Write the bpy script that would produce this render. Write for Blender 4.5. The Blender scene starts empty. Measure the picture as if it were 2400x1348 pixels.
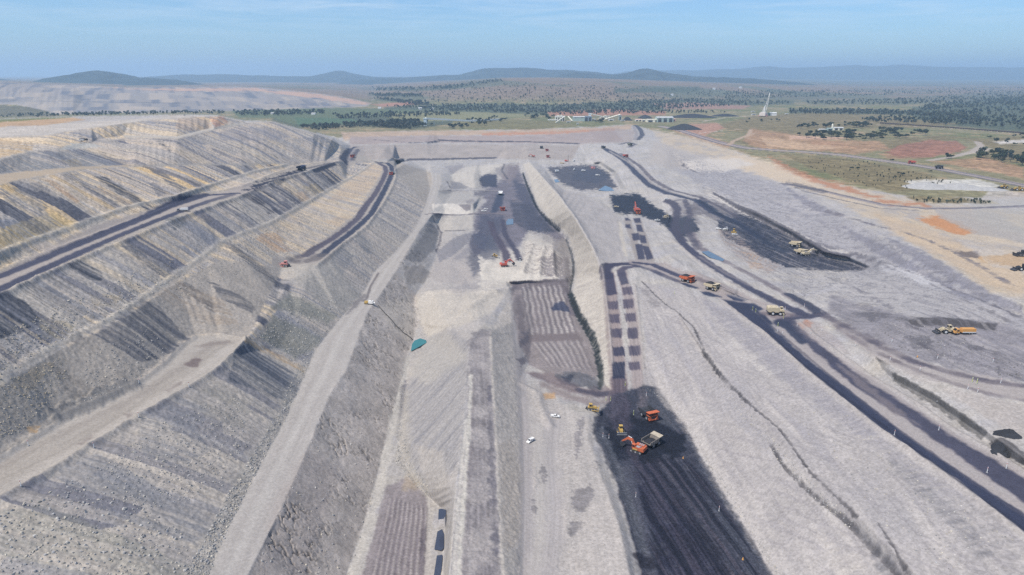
import bpy, math, random
import numpy as np
from mathutils import Vector, Matrix
from mathutils.geometry import delaunay_2d_cdt
rng = np.random.default_rng(7); random.seed(7)
C = bpy.context.scene.collection
# ---------------- camera ----------------
W0, H0, FPX, CAMZ = 2400.0, 1348.0, 1600.0, 170.0
PITCH = math.radians(17.45)
CP, SP = math.cos(PITCH), math.sin(PITCH)
cd = bpy.data.cameras.new('camera'); cam = bpy.data.objects.new('camera', cd); C.objects.link(cam)
cam.location = (0, 0, CAMZ); cam.rotation_euler = (math.pi/2 - PITCH, 0, 0)
cd.sensor_width = 36.0; cd.lens = 36.0*FPX/W0; cd.clip_start = 1.0; cd.clip_end = 200000.0
bpy.context.scene.camera = cam
# ---------------- sky, sun, exposure ----------------
SUN_EL = math.radians(58.0); SUN_AZ = math.radians(-126.0)   # azimuth from +Y, clockwise; sun on the left, a little behind the camera
sdir = Vector((math.sin(SUN_AZ)*math.cos(SUN_EL), math.cos(SUN_AZ)*math.cos(SUN_EL), math.sin(SUN_EL)))
w = bpy.data.worlds.new('World'); bpy.context.scene.world = w; w.use_nodes = True
nt = w.node_tree; nt.nodes.clear()
def N(nt, t, **k):
    n = nt.nodes.new(t)
    for a, b in k.items(): setattr(n, a, b)
    return n
out = N(nt, 'ShaderNodeOutputWorld'); bg = N(nt, 'ShaderNodeBackground'); bg.inputs['Strength'].default_value = 0.105
sky = N(nt, 'ShaderNodeTexSky', sky_type='NISHITA'); sky.sun_disc = False
sky.sun_elevation = SUN_EL; sky.sun_rotation = SUN_AZ; sky.altitude = 300; sky.air_density = 1.0; sky.dust_density = 0.6; sky.ozone_density = 2.0
# thin cirrus: stretched noise on the sky direction
tc = N(nt, 'ShaderNodeTexCoord'); mp = N(nt, 'ShaderNodeMapping'); mp.inputs['Scale'].default_value = (3.0, 3.0, 34.0); mp.inputs['Rotation'].default_value = (0.0, 0.10, 0.0)
nz = N(nt, 'ShaderNodeTexNoise'); nz.inputs['Scale'].default_value = 2.6; nz.inputs['Detail'].default_value = 9; nz.inputs['Roughness'].default_value = 0.62
nz.inputs['Distortion'].default_value = 0.7
cr = N(nt, 'ShaderNodeValToRGB'); cr.color_ramp.elements[0].position = 0.42; cr.color_ramp.elements[1].position = 0.72
sx = N(nt, 'ShaderNodeSeparateXYZ'); mr = N(nt, 'ShaderNodeMapRange'); mr.inputs['From Min'].default_value = 0.03; mr.inputs['From Max'].default_value = 0.13
ml = N(nt, 'ShaderNodeMath', operation='MULTIPLY'); ml2 = N(nt, 'ShaderNodeMath', operation='MULTIPLY'); ml2.inputs[1].default_value = 0.6
mx = N(nt, 'ShaderNodeMixRGB'); mx.inputs['Color2'].default_value = (8.4, 9.0, 9.6, 1)
L = nt.links.new
L(tc.outputs['Generated'], mp.inputs['Vector']); L(mp.outputs['Vector'], nz.inputs['Vector']); L(nz.outputs['Fac'], cr.inputs['Fac'])
L(tc.outputs['Generated'], sx.inputs['Vector']); L(sx.outputs['Z'], mr.inputs['Value']); L(cr.outputs['Color'], ml.inputs[0]); L(mr.outputs['Result'], ml.inputs[1])
L(ml.outputs[0], ml2.inputs[0]); L(ml2.outputs[0], mx.inputs['Fac'])
tint = N(nt, 'ShaderNodeMixRGB', blend_type='MULTIPLY'); tint.inputs['Fac'].default_value = 1.0; tint.inputs["Color2"].default_value = (0.72, 0.98, 1.30, 1)
L(sky.outputs['Color'], tint.inputs['Color1']); L(tint.outputs['Color'], mx.inputs['Color1']); L(mx.outputs['Color'], bg.inputs['Color']); L(bg.outputs[0], out.inputs['Surface'])
sl = bpy.data.lights.new('sun', 'SUN'); sl.energy = 4.5; sl.angle = math.radians(0.5); sl.color = (1.0, 0.93, 0.83)
so = bpy.data.objects.new('sun', sl); C.objects.link(so); so.rotation_euler = sdir.to_track_quat('Z', 'Y').to_euler(); so.location = (0, 0, 2000)
vs = bpy.context.scene.view_settings; vs.view_transform = 'Standard'; vs.look = 'None'; vs.exposure = 0.08; vs.gamma = 1.0; vs.use_curve_mapping = False
bpy.context.scene.cycles.volume_bounces = 1; bpy.context.scene.cycles.volume_max_steps = 64
bpy.context.scene.cycles.use_denoising = False
# ---------------- helpers: noise, projection ----------------
F32 = np.float32
def _h(ix, iy, seed):
    h = (ix.astype(np.int64)*374761393 + iy.astype(np.int64)*668265263 + seed*974634721) & 0xffffffff
    h = ((h ^ (h >> 13))*1274126177) & 0xffffffff
    return h ^ (h >> 16)
def hash01(ix, iy, seed): return ((_h(ix, iy, seed) & 0xffff)/65535.0).astype(F32)
def pn(x, y, seed=0):
    x = np.asarray(x, np.float64); y = np.asarray(y, np.float64)
    ix = np.floor(x); iy = np.floor(y); fx = (x-ix).astype(F32); fy = (y-iy).astype(F32)
    def g(a, b, dx, dy):
        t = (_h(ix+a, iy+b, seed) & 255)*(2*np.pi/256)
        return np.cos(t).astype(F32)*dx + np.sin(t).astype(F32)*dy
    u = fx*fx*fx*(fx*(fx*6-15)+10); v = fy*fy*fy*(fy*(fy*6-15)+10)
    a = g(0,0,fx,fy); b = g(1,0,fx-1,fy); c = g(0,1,fx,fy-1); d = g(1,1,fx-1,fy-1)
    return ((a+(b-a)*u)*(1-v) + (c+(d-c)*u)*v)*1.5
def fbm(x, y, s, seed=0, o=4, r=0.5):
    t = 0; a = 1.0; n = 0
    for i in range(o):
        t = t + a*pn(x/s+i*17.3, y/s-i*9.1, seed+i); n += a; a *= r; s *= 0.5
    return t/n*1.6
def sstep(a, b, x):
    t = np.clip((x-a)/(b-a), 0, 1); return t*t*(3-2*t)
def ray(u, v):
    up = (H0/2 - np.asarray(v, np.float64))/FPX
    return (np.asarray(u, np.float64)-W0/2)/FPX, CP + up*SP, -SP + up*CP
def unproj(u, v, z):
    a, b, c = ray(u, v); t = (CAMZ - z)/(-c); return a*t, b*t
# ---------------- terrain: break lines traced as (column, row, height) ----------------
def E(line, du, dv, dz): return [(a+du, b+dv, c+dz) for a, b, c in line]
AR=[(440,1630,-19),(580,1348,-20),(666,1177,-20),(738,1010,-20),(778,913,-20),(810,871,-20),(847,771,-21),(863,730,-21),(882,703,-21),(925,640,-22),(984,540,-24),(1010,507,-25),(1020,474,-26),(1034,427,-27),(1032,408,-27)]
AL=[(320,1630,-19),(488,1348,-19),(532,1243,-19),(588,1132,-19),(666,988,-19),(715,877,-19),(738,822,-19),(800,744,-20),(852,690,-21),(876,640,-22),(928,590,-23),(975,535,-24),(998,480,-26),(1014,427,-27),(1010,405,-27)]
BL=[(-450,1420,11),(0,1171,10),(128,1099,9.5),(222,1038,9),(333,972,9),(444,908,9),(510,866,8.5),(555,822,8),(577,797,8)]
BU=[(-450,1330,11),(0,1077,10),(111,1010,10),(144,983,9.5),(311,911,9),(377,861,9),(427,811,8.5),(460,791,8.5),(510,786,8),(577,797,8)]
CU=[(-450,1130,34),(0,893,33),(128,814,33),(277,740,33),(410,648,33),(477,602,33),(517,570,33),(567,550,32),(634,524,28),(688,494,24),(735,467,20),(800,430,12),(850,400,6),(880,379,2)]
C2=[(-450,1145,33),(4,904,32),(134,824,32),(285,750,32),(418,658,32),(486,611,32),(525,580,31),(574,559,30),(640,532,26),(694,501,22),(740,473,18)]
DL=[(660,628,5),(700,605,5),(760,568,4),(820,526,3),(852,490,2),(876,450,1),(892,420,0),(897,398,0),(884,385,1)]
DR=[(690,634,5),(743,624,5),(800,576,4),(860,530,3),(897,480,2),(919,440,1),(928,415,0),(926,395,0),(906,379,1)]
EL=[(-450,905,59),(0,694,58),(100,647,58),(200,603,57),(300,563,57),(401,520,56),(501,483,54),(561,462,52),(640,428,47),(715,405,42),(760,390,35),(795,379,28)]
EU=[(-450,828,59),(0,635,58),(134,584,58),(267,535,57),(367,498,56),(434,472,55),(494,452,54),(568,438,52),(640,408,47),(700,388,42),(760,380,35)]
FL=[(-450,760,67),(0,598,65),(47,577,65),(180,530,64),(300,487,63),(417,460,61),(520,427,58),(600,402,54),(670,387,48)]
GL=[(-450,520,97),(0,432,95),(50,420,94),(147,404,92),(187,397,90),(300,390,85),(434,387,76),(567,385,64),(690,383,46)]
GU=[(-450,480,97),(0,408,95),(167,392,91),(300,386,85)]
HL=[(-450,440,107),(0,374,104),(37,365,104),(70,356,104),(133,350,103.5),(200,337,102),(290,325,100),(414,326,97),(500,304,95),(574,291,92)]
HU=[(230,327,101.3),(290,318,100),(414,320,97),(490,301,95)]
TC=[(-450,350,112),(0,322,111),(113,318,111),(157,308,111),(287,290,112),(334,283,112),(434,273,111),(511,273,107),(567,285,94)]
R2=[(574,289,93),(634,286,88),(684,301,74),(735,313,60),(778,328,35),(797,339,10)]
TB=[(-450,286,111),(0,286,111),(100,280,111),(170,276,111),(300,275,111),(430,270,111)]
FG=[(-450,277,0),(0,278,0),(120,273,0),(200,270,0),(434,265,0),(511,268,0),(570,280,0),(640,281,0),(690,296,0),(740,308,0),(780,322,-5),(805,333,-15)]
E0=[(800,318,-2),(870,312,-1),(960,308,0),(1050,306,0),(1180,305,0),(1300,303,0),(1400,298,0),(1470,293,1)]
LINES=[AR,AL,BL,BU,CU,C2,DL,DR,EL,EU,FL,GL,GU,HL,HU,TC,R2,TB,FG,E0,
 [(820,337,-17),(1000,334,-17),(1030,327,-16),(1200,330,-17),(1360,336,-17)],[(822,341,-20),(1000,338,-21),(1030,333,-22),(1200,336,-22),(1358,342,-22)],
 [(930,371,-40),(1050,369,-40),(1160,366,-40)],[(932,378,-46),(1050,377,-46),(1165,374,-46)],
 [(830,346,-12)],[(815,378,10)],[(900,353,-2),(922,368,-6),(945,385,-12)],[(1000,398,-40)],[(925,375,-14)],
 [(1060,398,-36)],[(1100,385,-43)],[(1110,412,-38)],[(1128,416,-47),(1128,440,-47)],[(1190,385,-46)],[(1195,430,-47)],[(1060,446,-37),(1130,446,-42)],[(1060,452,-40),(1130,455,-45)],[(1042,500,-36),(1110,500,-40)],[(1040,478,-29),(1110,478,-33)],[(1112,555,-44)],[(1180,540,-46)],[(1240,545,-46)],[(1060,548,-40)],[(1032,545,-42)],
 # central ditch, ridge right of it
 [(1215,385,-46),(1228,410,-47),(1251,474,-47),(1281,517,-47),(1311,542,-47),(1328,564,-46),(1341,607,-45),(1346,640,-45),(1335,680,-45),(1335,700,-44),(1358,753,-43),(1394,817,-42),(1405,864,-41),(1412,905,-41)],
 [(1236,406,-39),(1261,470,-40),(1292,513,-40),(1322,538,-40),(1338,560,-39),(1351,603,-38),(1355,640,-38),(1344,680,-38),(1346,700,-38),(1370,750,-37),(1405,812,-37),(1415,860,-37),(1420,900,-38)],
 [(1240,380,-32),(1275,420,-21),(1310,460,-14),(1350,520,-10),(1385,580,-9),(1405,620,-11)],
 [(1262,385,-36),(1278,397,-38),(1300,430,-38),(1322,446,-37),(1370,455,-34),(1410,470,-30),(1437,494,-27),(1452,514,-24),(1460,560,-18),(1472,610,-13.5)],
 [(1280,391,-37),(1340,386,-37),(1400,383,-35),(1432,405,-37),(1447,430,-37),(1454,443,-36)],[(1410,378,-25),(1445,402,-25),(1460,428,-24),(1470,445,-24)],[(1350,448,-37),(1450,447,-37)],
 [(1428,458,-26),(1496,454,-26),(1537,486,-26),(1572,505,-24)],[(1440,498,-26),(1500,505,-26),(1537,528,-24),(1580,545,-20)],
 [(1411,624,-14),(1417,677,-18),(1426,753,-26),(1434,852,-34),(1440,917,-38)],[(1430,616,-13.5),(1472,610,-13.5)],
 [(1490,668,-17),(1496,735,-24),(1504,806,-30),(1508,864,-35),(1507,900,-38)],
 [(1515,507,-25),(1530,545,-21),(1540,590,-16),(1556,622,-14),(1600,645,-14),(1640,665,-14),(1700,688,-13),(1800,722,-12),(1850,740,-11),(1863,750,-10)],
 [(1486,652,-15),(1505,643,-14),(1560,658,-14),(1640,692,-14),(1688,708,-13),(1793,782,-11),(1880,864,-8),(2055,1004,-6),(2230,1125,-5),(2390,1250,-5),(2850,1610,-5)],
 [(1863,750,-10),(1960,825,-8),(2050,885,-7),(2170,960,-5),(2235,1005,-5),(2400,1105,-4),(2850,1380,-4)],
 [(1575,560,-14),(1600,585,-13),(1640,617,-12),(1700,657,-11),(1760,692,-11),(1830,727,-10)],
 [(1640,570,-13),(1660,588,-12),(1720,623,-11),(1780,657,-11),(1850,692,-10),(1925,730,-8)],
 [(1570,602,-9.5),(1640,645,-8.5),(1720,689,-9.5)],
 [(1505,661,-17),(1534,689,-18),(1592,735,-19),(1651,823,-20),(1688,876,-20),(1805,992,-18),(1880,1086,-17),(2009,1209,-15),(2150,1348,-15),(2400,1630,-15)],
 [(1600,755,-22),(1655,838,-23),(1700,905,-23),(1804,1039,-22),(1834,1086,-22),(1927,1180,-21),(2009,1250,-21),(2097,1343,-21),(2330,1630,-21)],
 [(1507,905,-39),(1546,911,-40),(1569,952,-40),(1610,1004,-40),(1651,1086,-40),(1709,1180,-40),(1768,1273,-40),(1809,1348,-40),(1950,1630,-40)],
 [(1440,925,-39),(1399,981,-39),(1396,1022,-39),(1423,1075,-39.5),(1440,1121,-40),(1475,1221,-40),(1493,1291,-40),(1500,1348,-40),(1540,1630,-40)],
 [(1380,975,-35.5),(1378,1030,-35),(1400,1090,-34),(1418,1140,-34),(1450,1230,-33),(1466,1300,-33),(1478,1360,-33),(1516,1630,-33)],
 [(1199,708,-31),(1209,798,-31),(1220,903,-31.5),(1225,1008,-32),(1230,1165,-32),(1225,1348,-32),(1220,1630,-32)],[(1300,960,-35),(1300,1200,-34)],
 [(1130,645,-33),(1200,662,-35),(1325,655,-38)],[(1197,669,-40),(1330,664,-41)],[(1160,610,-36),(1185,622,-36),(1230,615,-37)],[(1268,575,-36)],[(1295,590,-33)],[(1322,605,-40)],[(1250,760,-40)],[(1340,790,-41)],[(1398,895,-40)],[(1290,900,-38)],[(1240,850,-38)],[(1330,880,-38)],
 [(1099,813,-14),(1091,903,-15),(1088,976,-17),(1076,1080,-20),(1064,1180,-22),(1052,1348,-23),(1025,1630,-23)],
 [(577,797,8),(618,745,7),(660,690,6),(690,634,5)],[(655,815,-8),(695,745,-5)],
 [(1151,777,-15),(1157,903,-18),(1165,1034,-22),(1172,1218,-25),(1183,1348,-26),(1190,1630,-26)],[(1099,813,-14),(1105,785,-14),(1130,772,-14),(1151,777,-14)],
 [(975,800,-47),(962,830,-47),(952,892,-46),(936,1018,-46),(925,1081,-46),(962,1113,-46),(999,1160,-46),(1036,1191,-46),(1044,1240,-46),(1040,1348,-46),(1018,1630,-46)],
 [(1151,740,-23),(1175,705,-28),(1193,678,-33)],[(985,690,-37),(1080,683,-31),(1165,690,-31)],[(1003,800,-47),(1000,770,-45),(978,745,-45)],[(1052,768,-27)],[(1060,610,-40)],[(1090,650,-37)],
 [(760,1630,-45),(810,1348,-45),(852,1233,-45),(884,1113,-45),(910,1008,-45),(941,892,-45),(952,840,-46),(968,798,-47),(978,745,-45),(968,708,-42),(999,656,-40),(1020,607,-42),(1030,537,-42),(1024,520,-38)],
 [(930,1100,-45.5),(900,1180,-45.5),(880,1348,-45.5),(850,1630,-45.5)],
 # right side
 [(2060,850,-4),(2097,874,0),(2184,919,1),(2301,1000,1),(2400,1074,1),(2850,1335,1)],[(2064,864,-6),(2097,892,-5),(2184,938,-4),(2290,1012,-4),(2380,1082,-4),(2850,1362,-4)],
 [(1925,747,-7),(1990,792,-4),(2060,840,0),(2150,882,3),(2250,907,5),(2400,937,6),(2850,1000,6)],[(1930,732,-7),(2000,773,-3),(2070,812,1),(2150,843,4),(2250,870,6),(2400,902,7),(2850,960,7)],
 [(2080,760,6),(2150,775,8),(2250,795,9),(2400,830,9),(2850,900,9)],[(2130,757,8),(2230,764,9),(2330,770,9)],[(2122,747,10),(2230,751,12),(2332,760,11)],
 [(1960,690,-6)],[(2000,640,-8),(2100,655,5),(2200,690,12),(2350,720,15),(2850,830,15)],
 [(1567,507,-21),(1600,480,-17),(1650,455,-12),(1712,485,-17),(1775,511,-20),(1850,551,-22),(1925,598,-22),(1979,610,-21),(2030,631,-18)],
 [(1668,449,-8),(1722,478,-12),(1785,504,-13),(1860,544,-14),(1936,591,-14),(1990,604,-14),(2042,626,-12)],
 [(1692,545,-17),(1725,572,-20),(1783,601,-21),(1842,626,-21),(1962,634,-20),(2025,634,-18)],[(1690,520,-20)],[(1680,560,-13),(1715,588,-13),(1770,615,-15),(1845,642,-15)],[(1950,668,-9)],
 [(1600,378,-6),(1660,371,-3),(1740,376,2)],[(1595,388,-14),(1650,410,-14),(1700,402,-9)],
 [(1740,395,5),(1850,440,8),(1950,490,9),(2080,560,12),(2200,620,15),(2320,680,18),(2400,712,20),(2850,880,20)],
 [(1700,430,-6),(1850,500,-8),(2000,578,-6),(2150,642,4),(2300,700,13)],
 [(1842,424,9),(1921,438,10),(1992,456,11),(2067,472,12),(2171,480,13),(2275,480,13),(2400,474,13),(2850,470,13)],[(1842,437,9),(1921,454,10),(1992,472,11),(2067,490,12),(2171,498,13),(2400,494,13),(2850,492,13)],
 [(1480,300,2),(1560,312,2),(1650,332,3),(1720,352,5),(1800,385,9),(1900,418,12),(2000,438,13),(2150,462,14),(2850,452,14)],[(1520,335,-4),(1600,362,-5)],[(1430,345,-10),(1490,385,-12),(1560,435,-14)],
 [(1640,310,2),(1900,350,5),(2100,372,6),(2400,425,8),(2850,435,9)],[(2150,520,13),(2400,560,17),(2850,600,20)],[(2300,600,17),(2400,630,18)],
 [(1800,300,1),(2100,308,1),(2400,320,1),(2850,330,1)],[(900,285,0),(1200,285,0),(1500,280,0),(1900,280,0),(2400,285,0),(2850,285,0)],
 # far country
 [(-450,268,0),(0,267,0),(300,265,0),(600,257,0),(860,249,0)],[(-450,188,125),(0,193,120),(100,198,110),(300,207,85),(520,206,80),(700,215,60),(800,228,35),(870,243,5)],[(200,228,55),(400,235,40),(600,235,30)],
 [(-450,238,30),(0,246,25),(60,250,22),(125,262,3)],[(880,245,0),(1100,247,0),(1400,247,0),(1900,235,0),(2850,235,0)],
 [(900,215,35),(1000,200,70),(1100,190,100),(1180,183,125),(1300,182,126),(1400,185,116),(1550,191,92),(1700,198,64),(1850,204,36),(2000,206,10)],
 [(2000,200,0),(2850,200,0)],[(300,190,0),(900,190,0)],[(-450,178,0),(500,178,0),(1200,178,0),(1900,178,0),(2850,178,0)],[(-450,1635,-5)],[(2850,1635,-5)]]
pts=[]; zs=[]; edges=[]
for ln in LINES:
    prev=None
    for k,(a,b,c) in enumerate(ln):
        if prev is not None:
            p0=ln[k-1]; n=max(1,int(math.hypot(a-p0[0],b-p0[1])/14))
            for i in range(1,n):
                t=i/n; pts.append((p0[0]+(a-p0[0])*t,p0[1]+(b-p0[1])*t)); zs.append(p0[2]+(c-p0[2])*t); edges.append((prev,len(pts)-1)); prev=len(pts)-1
        pts.append((a,b)); zs.append(c)
        if prev is not None: edges.append((prev,len(pts)-1))
        prev=len(pts)-1
vco,_,fcs,ov,_,_=delaunay_2d_cdt([Vector(p) for p in pts],edges,[],0,1e-3)
vz=np.full(len(vco),np.nan); vxy=np.array([(p[0],p[1]) for p in vco])
for i,o in enumerate(ov):
    if len(o): vz[i]=np.mean([zs[k] for k in o])
good=~np.isnan(vz)
for i in np.where(~good)[0]:
    d=np.hypot(*(vxy[good]-vxy[i]).T); k=np.argsort(d)[:3]; ww=1/(d[k]+.5); vz[i]=(vz[good][k]*ww).sum()/ww.sum()
STEP=2.0
us=np.arange(-400,2801,STEP)
vs_=np.concatenate([np.arange(178.5,290,0.8),np.arange(290,520,1.3),np.arange(520,1602,1.9)])
U,V=np.meshgrid(us,vs_); NR,NC=U.shape
Z=np.full(U.shape,np.nan)
for f in fcs:
    for q in range(1,len(f)-1):
        i0,i1,i2=f[0],f[q],f[q+1]; (x0,y0),(x1,y1),(x2,y2)=vxy[i0],vxy[i1],vxy[i2]
        c0=max(0,int(np.searchsorted(us,min(x0,x1,x2)-.01))); c1=int(np.searchsorted(us,max(x0,x1,x2)+.01))
        r0=int(np.searchsorted(vs_,min(y0,y1,y2)-.01)); r1=int(np.searchsorted(vs_,max(y0,y1,y2)+.01))
        if c1<=c0 or r1<=r0: continue
        d=(y1-y2)*(x0-x2)+(x2-x1)*(y0-y2)
        if abs(d)<1e-9: continue
        uu=U[r0:r1,c0:c1]; vv=V[r0:r1,c0:c1]
        a=((y1-y2)*(uu-x2)+(x2-x1)*(vv-y2))/d; b=((y2-y0)*(uu-x2)+(x0-x2)*(vv-y2))/d; c=1-a-b
        m=(a>=-1e-5)&(b>=-1e-5)&(c>=-1e-5)
        Z[r0:r1,c0:c1][m]=(a*vz[i0]+b*vz[i1]+c*vz[i2])[m]
for r in range(NR):
    m=np.isnan(Z[r])
    if m.any() and not m.all(): Z[r][m]=np.interp(us[m],us[~m],Z[r][~m])
# ease the creases a little (two short passes, near rows only)
for _ in range(2):
    Zs=Z.copy(); Zs[1:-1,1:-1]=(Z[1:-1,1:-1]*2+Z[:-2,1:-1]+Z[2:,1:-1]+Z[1:-1,:-2]+Z[1:-1,2:])/6
    k=(V>345); Z[k]=Zs[k]
X,Y=unproj(U,V,Z); ZB=Z.copy()
def zat(u,v,A=None):
    A=ZB if A is None else A
    c=np.clip((np.asarray(u,float)-us[0])/STEP,0,NC-1.001); r=np.clip(np.interp(v,vs_,np.arange(NR)),0,NR-1.001)
    ci=c.astype(int); ri=r.astype(int); fc=c-ci; fr=r-ri
    return (A[ri,ci]*(1-fc)+A[ri,ci+1]*fc)*(1-fr)+(A[ri+1,ci]*(1-fc)+A[ri+1,ci+1]*fc)*fr
def wpts(px):
    p=np.array(px,float); z=zat(p[:,0],p[:,1]); x,y=unproj(p[:,0],p[:,1],z); return np.stack([x,y],1)
def densify(px,step=25):
    o=[px[0]]
    for a,b in zip(px[:-1],px[1:]):
        n=max(1,int(math.hypot(b[0]-a[0],b[1]-a[1])/step))
        o+= [(a[0]+(b[0]-a[0])*i/n,a[1]+(b[1]-a[1])*i/n) for i in range(1,n+1)]
    return o
# ---------------- surface paint: rock, coal, soil and grass colours plus some painted shade (0-255 as seen in sun) ----------------
T=(CAMZ-Z)/(-ray(U,V)[2]); PXM=T/FPX
XF=X.astype(F32); YF=Y.astype(F32); UF=U.astype(F32); VF=V.astype(F32)
COL=np.empty(U.shape+(3,),F32); CLS=np.zeros(U.shape,np.int8); DZ=np.zeros(U.shape,F32); ROUGH=np.full(U.shape,0.5,F32)
def sl_box(px,mu,mv=None):
    p=np.array(px,float); mv=mu if mv is None else mv
    c0=max(0,int(np.searchsorted(us,p[:,0].min()-mu))); c1=int(np.searchsorted(us,p[:,0].max()+mu)); r0=max(0,int(np.searchsorted(vs_,p[:,1].min()-mv))); r1=int(np.searchsorted(vs_,p[:,1].max()+mv))
    return (slice(r0,max(r1,r0+1)),slice(c0,max(c1,c0+1)))
def psdf(px,s):
    u=UF[s]; v=VF[s]; d=np.full(u.shape,1e9,F32); ins=np.zeros(u.shape,bool); p=[(float(a),float(b)) for a,b in px]
    for (x0,y0),(x1,y1) in zip(p,p[1:]+p[:1]):
        dx=x1-x0; dy=y1-y0; t=np.clip(((u-x0)*dx+(v-y0)*dy)/(dx*dx+dy*dy+1e-9),0,1)
        d=np.minimum(d,(u-x0-t*dx)**2+(v-y0-t*dy)**2)
        if y0!=y1: ins^=((y0>v)!=(y1>v))&(u<dx*(v-y0)/(y1-y0)+x0)
    d=np.sqrt(d); return np.where(ins,d,-d)
def polym(px,f=3.0,amp=0.0,sc=12.0,seed=0,streak=0.0):
    s=sl_box(px,f+amp*2+4); d=psdf(px,s)
    if amp:
        d=d+amp*fbm(XF[s],YF[s],sc,seed,3,.6)
    m=sstep(-f,f,d)
    if streak: m=m*np.clip(0.55+streak*(pn(YF[s]/3.2,XF[s]/46,seed+5)+.5*pn(YF[s]/1.3,XF[s]/30,seed+6)),0,1)
    return s,m
def blend(s,m,c):
    COL[s]=COL[s]*(1-m[...,None])+np.asarray(c,F32)*m[...,None]
def P(px,c,f=3.0,amp=0.0,sc=12.0,a=1.0,seed=0,streak=0.0,cls=None,var=0.0):
    s,m=polym(px,f,amp,sc,seed,streak); cc=np.asarray(c,F32)
    if var: cc=cc*(1+var*fbm(XF[s],YF[s],sc*1.7,seed+31,4,.6))[...,None]
    blend(s,m*a,cc)
    if cls is not None: CLS[s][m>.5]=cls
def pdist(px,marg=40,zoff=True):
    px=densify(px,14); w_=wpts(px); s=sl_box(px,marg); x=XF[s]; y=YF[s]
    D=np.full(x.shape,1e6,F32); A=np.zeros(x.shape,F32); SG=np.zeros(x.shape,F32); al=0.0
    r0=s[0].start; c0=s[1].start
    for k in range(len(px)-1):
        q=sl_box(px[k:k+2],marg); q=(slice(max(q[0].start-r0,0),max(q[0].stop-r0,0)),slice(max(q[1].start-c0,0),max(q[1].stop-c0,0)))
        (x0,y0),(x1,y1)=w_[k],w_[k+1]; dx=x1-x0; dy=y1-y0; l=math.hypot(dx,dy)+1e-6
        xx=x[q]-F32(x0); yy=y[q]-F32(y0); t=np.clip((xx*dx+yy*dy)/(l*l),0,1); d=np.hypot(xx-t*dx,yy-t*dy)
        m=d<D[q]; D[q][m]=d[m]; A[q][m]=(al+t*l)[m]; SG[q][m]=np.sign(xx*dy-yy*dx)[m]; al+=l
    return s,D,A,SG
def R(px,wd,c,a=1.0,edge=1.0,rag=1.0,sc=9.0,seed=0,tracks=0.0,cls=1,dz=0.0,vary=0.0,fade=None,marg=40):
    s,D,A,SG=pdist(px,marg); n=fbm(XF[s],YF[s],sc,seed,3,.6)
    m=sstep(wd/2+edge,wd/2-edge,D+rag*n)
    if vary: m=m*np.clip(1-vary*.5+vary*1.3*fbm(A,SG*D,22.0,seed+3,3),0,1)
    if fade is not None:
        L_=A.max(); m=m*np.interp(A/L_,fade[0],fade[1]).astype(F32)
    cc=np.asarray(c,F32)*np.ones(m.shape+(1,),F32)
    if tracks: cc=cc*(1+tracks*(pn(SG*D/1.1,A/70,seed+9)+.6*pn(SG*D/2.6,A/50,seed+8)))[...,None]
    COL[s]=COL[s]*(1-(m*a)[...,None])+cc*(m*a)[...,None]
    if cls is not None: CLS[s][(m>.45)]=cls
    if dz: DZ[s]+=dz*m
def bump(px,wd,h,seed=0,rag=0.35,c=None,a=.6,marg=30):
    s,D,A,SG=pdist(px,marg); g=np.exp(-(D/wd)**2)*(1+rag*fbm(XF[s],YF[s],6.0,seed,3))
    DZ[s]+=h*g
    if c is not None: blend(s,np.clip(g,0,1)*a,c)
def vari(mask_s,m,amt,sc,seed):
    s=mask_s; COL[s]*=(1+amt*m*fbm(XF[s],YF[s],sc,seed,4,.6))[...,None]
# base mine grey
n1=fbm(XF,YF,60.0,1,5,.55); n2=fbm(XF,YF,9.0,11,4,.6); n3=fbm(XF/2.5,YF,24.0,21,4,.6)
COL[:]=np.array([181,176,173],F32)*(1+.05*n1+.05*n2)[...,None]
COL+=np.clip(n3,-1,1)[...,None]*np.array([-7,-5,1],F32)
aw=XF-.06*YF+1.5*fbm(XF,YF,40,71,2)
COL*=(1+.045*pn(aw/1.4,YF/45,72)+.04*pn(aw/4.5,YF/90,73)+.03*pn(aw/12,YF/160,74))[...,None]
line=lambda l:[(a,b) for a,b,_ in l]
# ---- natural country ----
nat=[(-420,282),(0,279),(170,273),(434,268),(511,270),(570,282),(640,284),(690,298),(740,311),(790,322),(850,311),(960,307),(1180,304),(1400,297),(1475,292),(1560,312),(1650,332),(1720,352),(1800,385),(1900,418),(2000,438),(2150,464),(2850,456),(2850,150),(-420,150)]
s,m=polym(nat,2,3,40,3); far=sstep(330,235,VF[s]); big=fbm(XF[s],YF[s],420.,61,4,.6); mid=fbm(XF[s],YF[s],90.,65,4,.65)
g=np.array([140,134,104],F32)*np.ones(m.shape+(1,),F32)
k=sstep(-.15,.35,big)[...,None]; g=g*(1-k)+np.array([122,124,88],F32)*k
k=sstep(.1,.5,mid)[...,None]*.65; g=g*(1-k)+np.array([168,142,114],F32)*k
g=g*(1+.10*mid)[...,None]
fp=sstep(250,222,VF[s])[...,None]; k3=sstep(.0,.5,fbm(XF[s],YF[s]*.6,900.,68,4,.6))[...,None]; g=g*(1-fp)+(np.array([138,122,108],F32)*(1-k3)+np.array([108,112,96],F32)*k3)*(1+.12*mid[...,None])*fp
blend(s,m,np.array([0,0,0],F32)); COL[s]+=g*m[...,None]; CLS[s][m>.5]=4
def field(px,c,f=2,amp=2,sc=60,a=1,**k): P(px,c,f,amp,sc,a,cls=4,**k)
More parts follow.
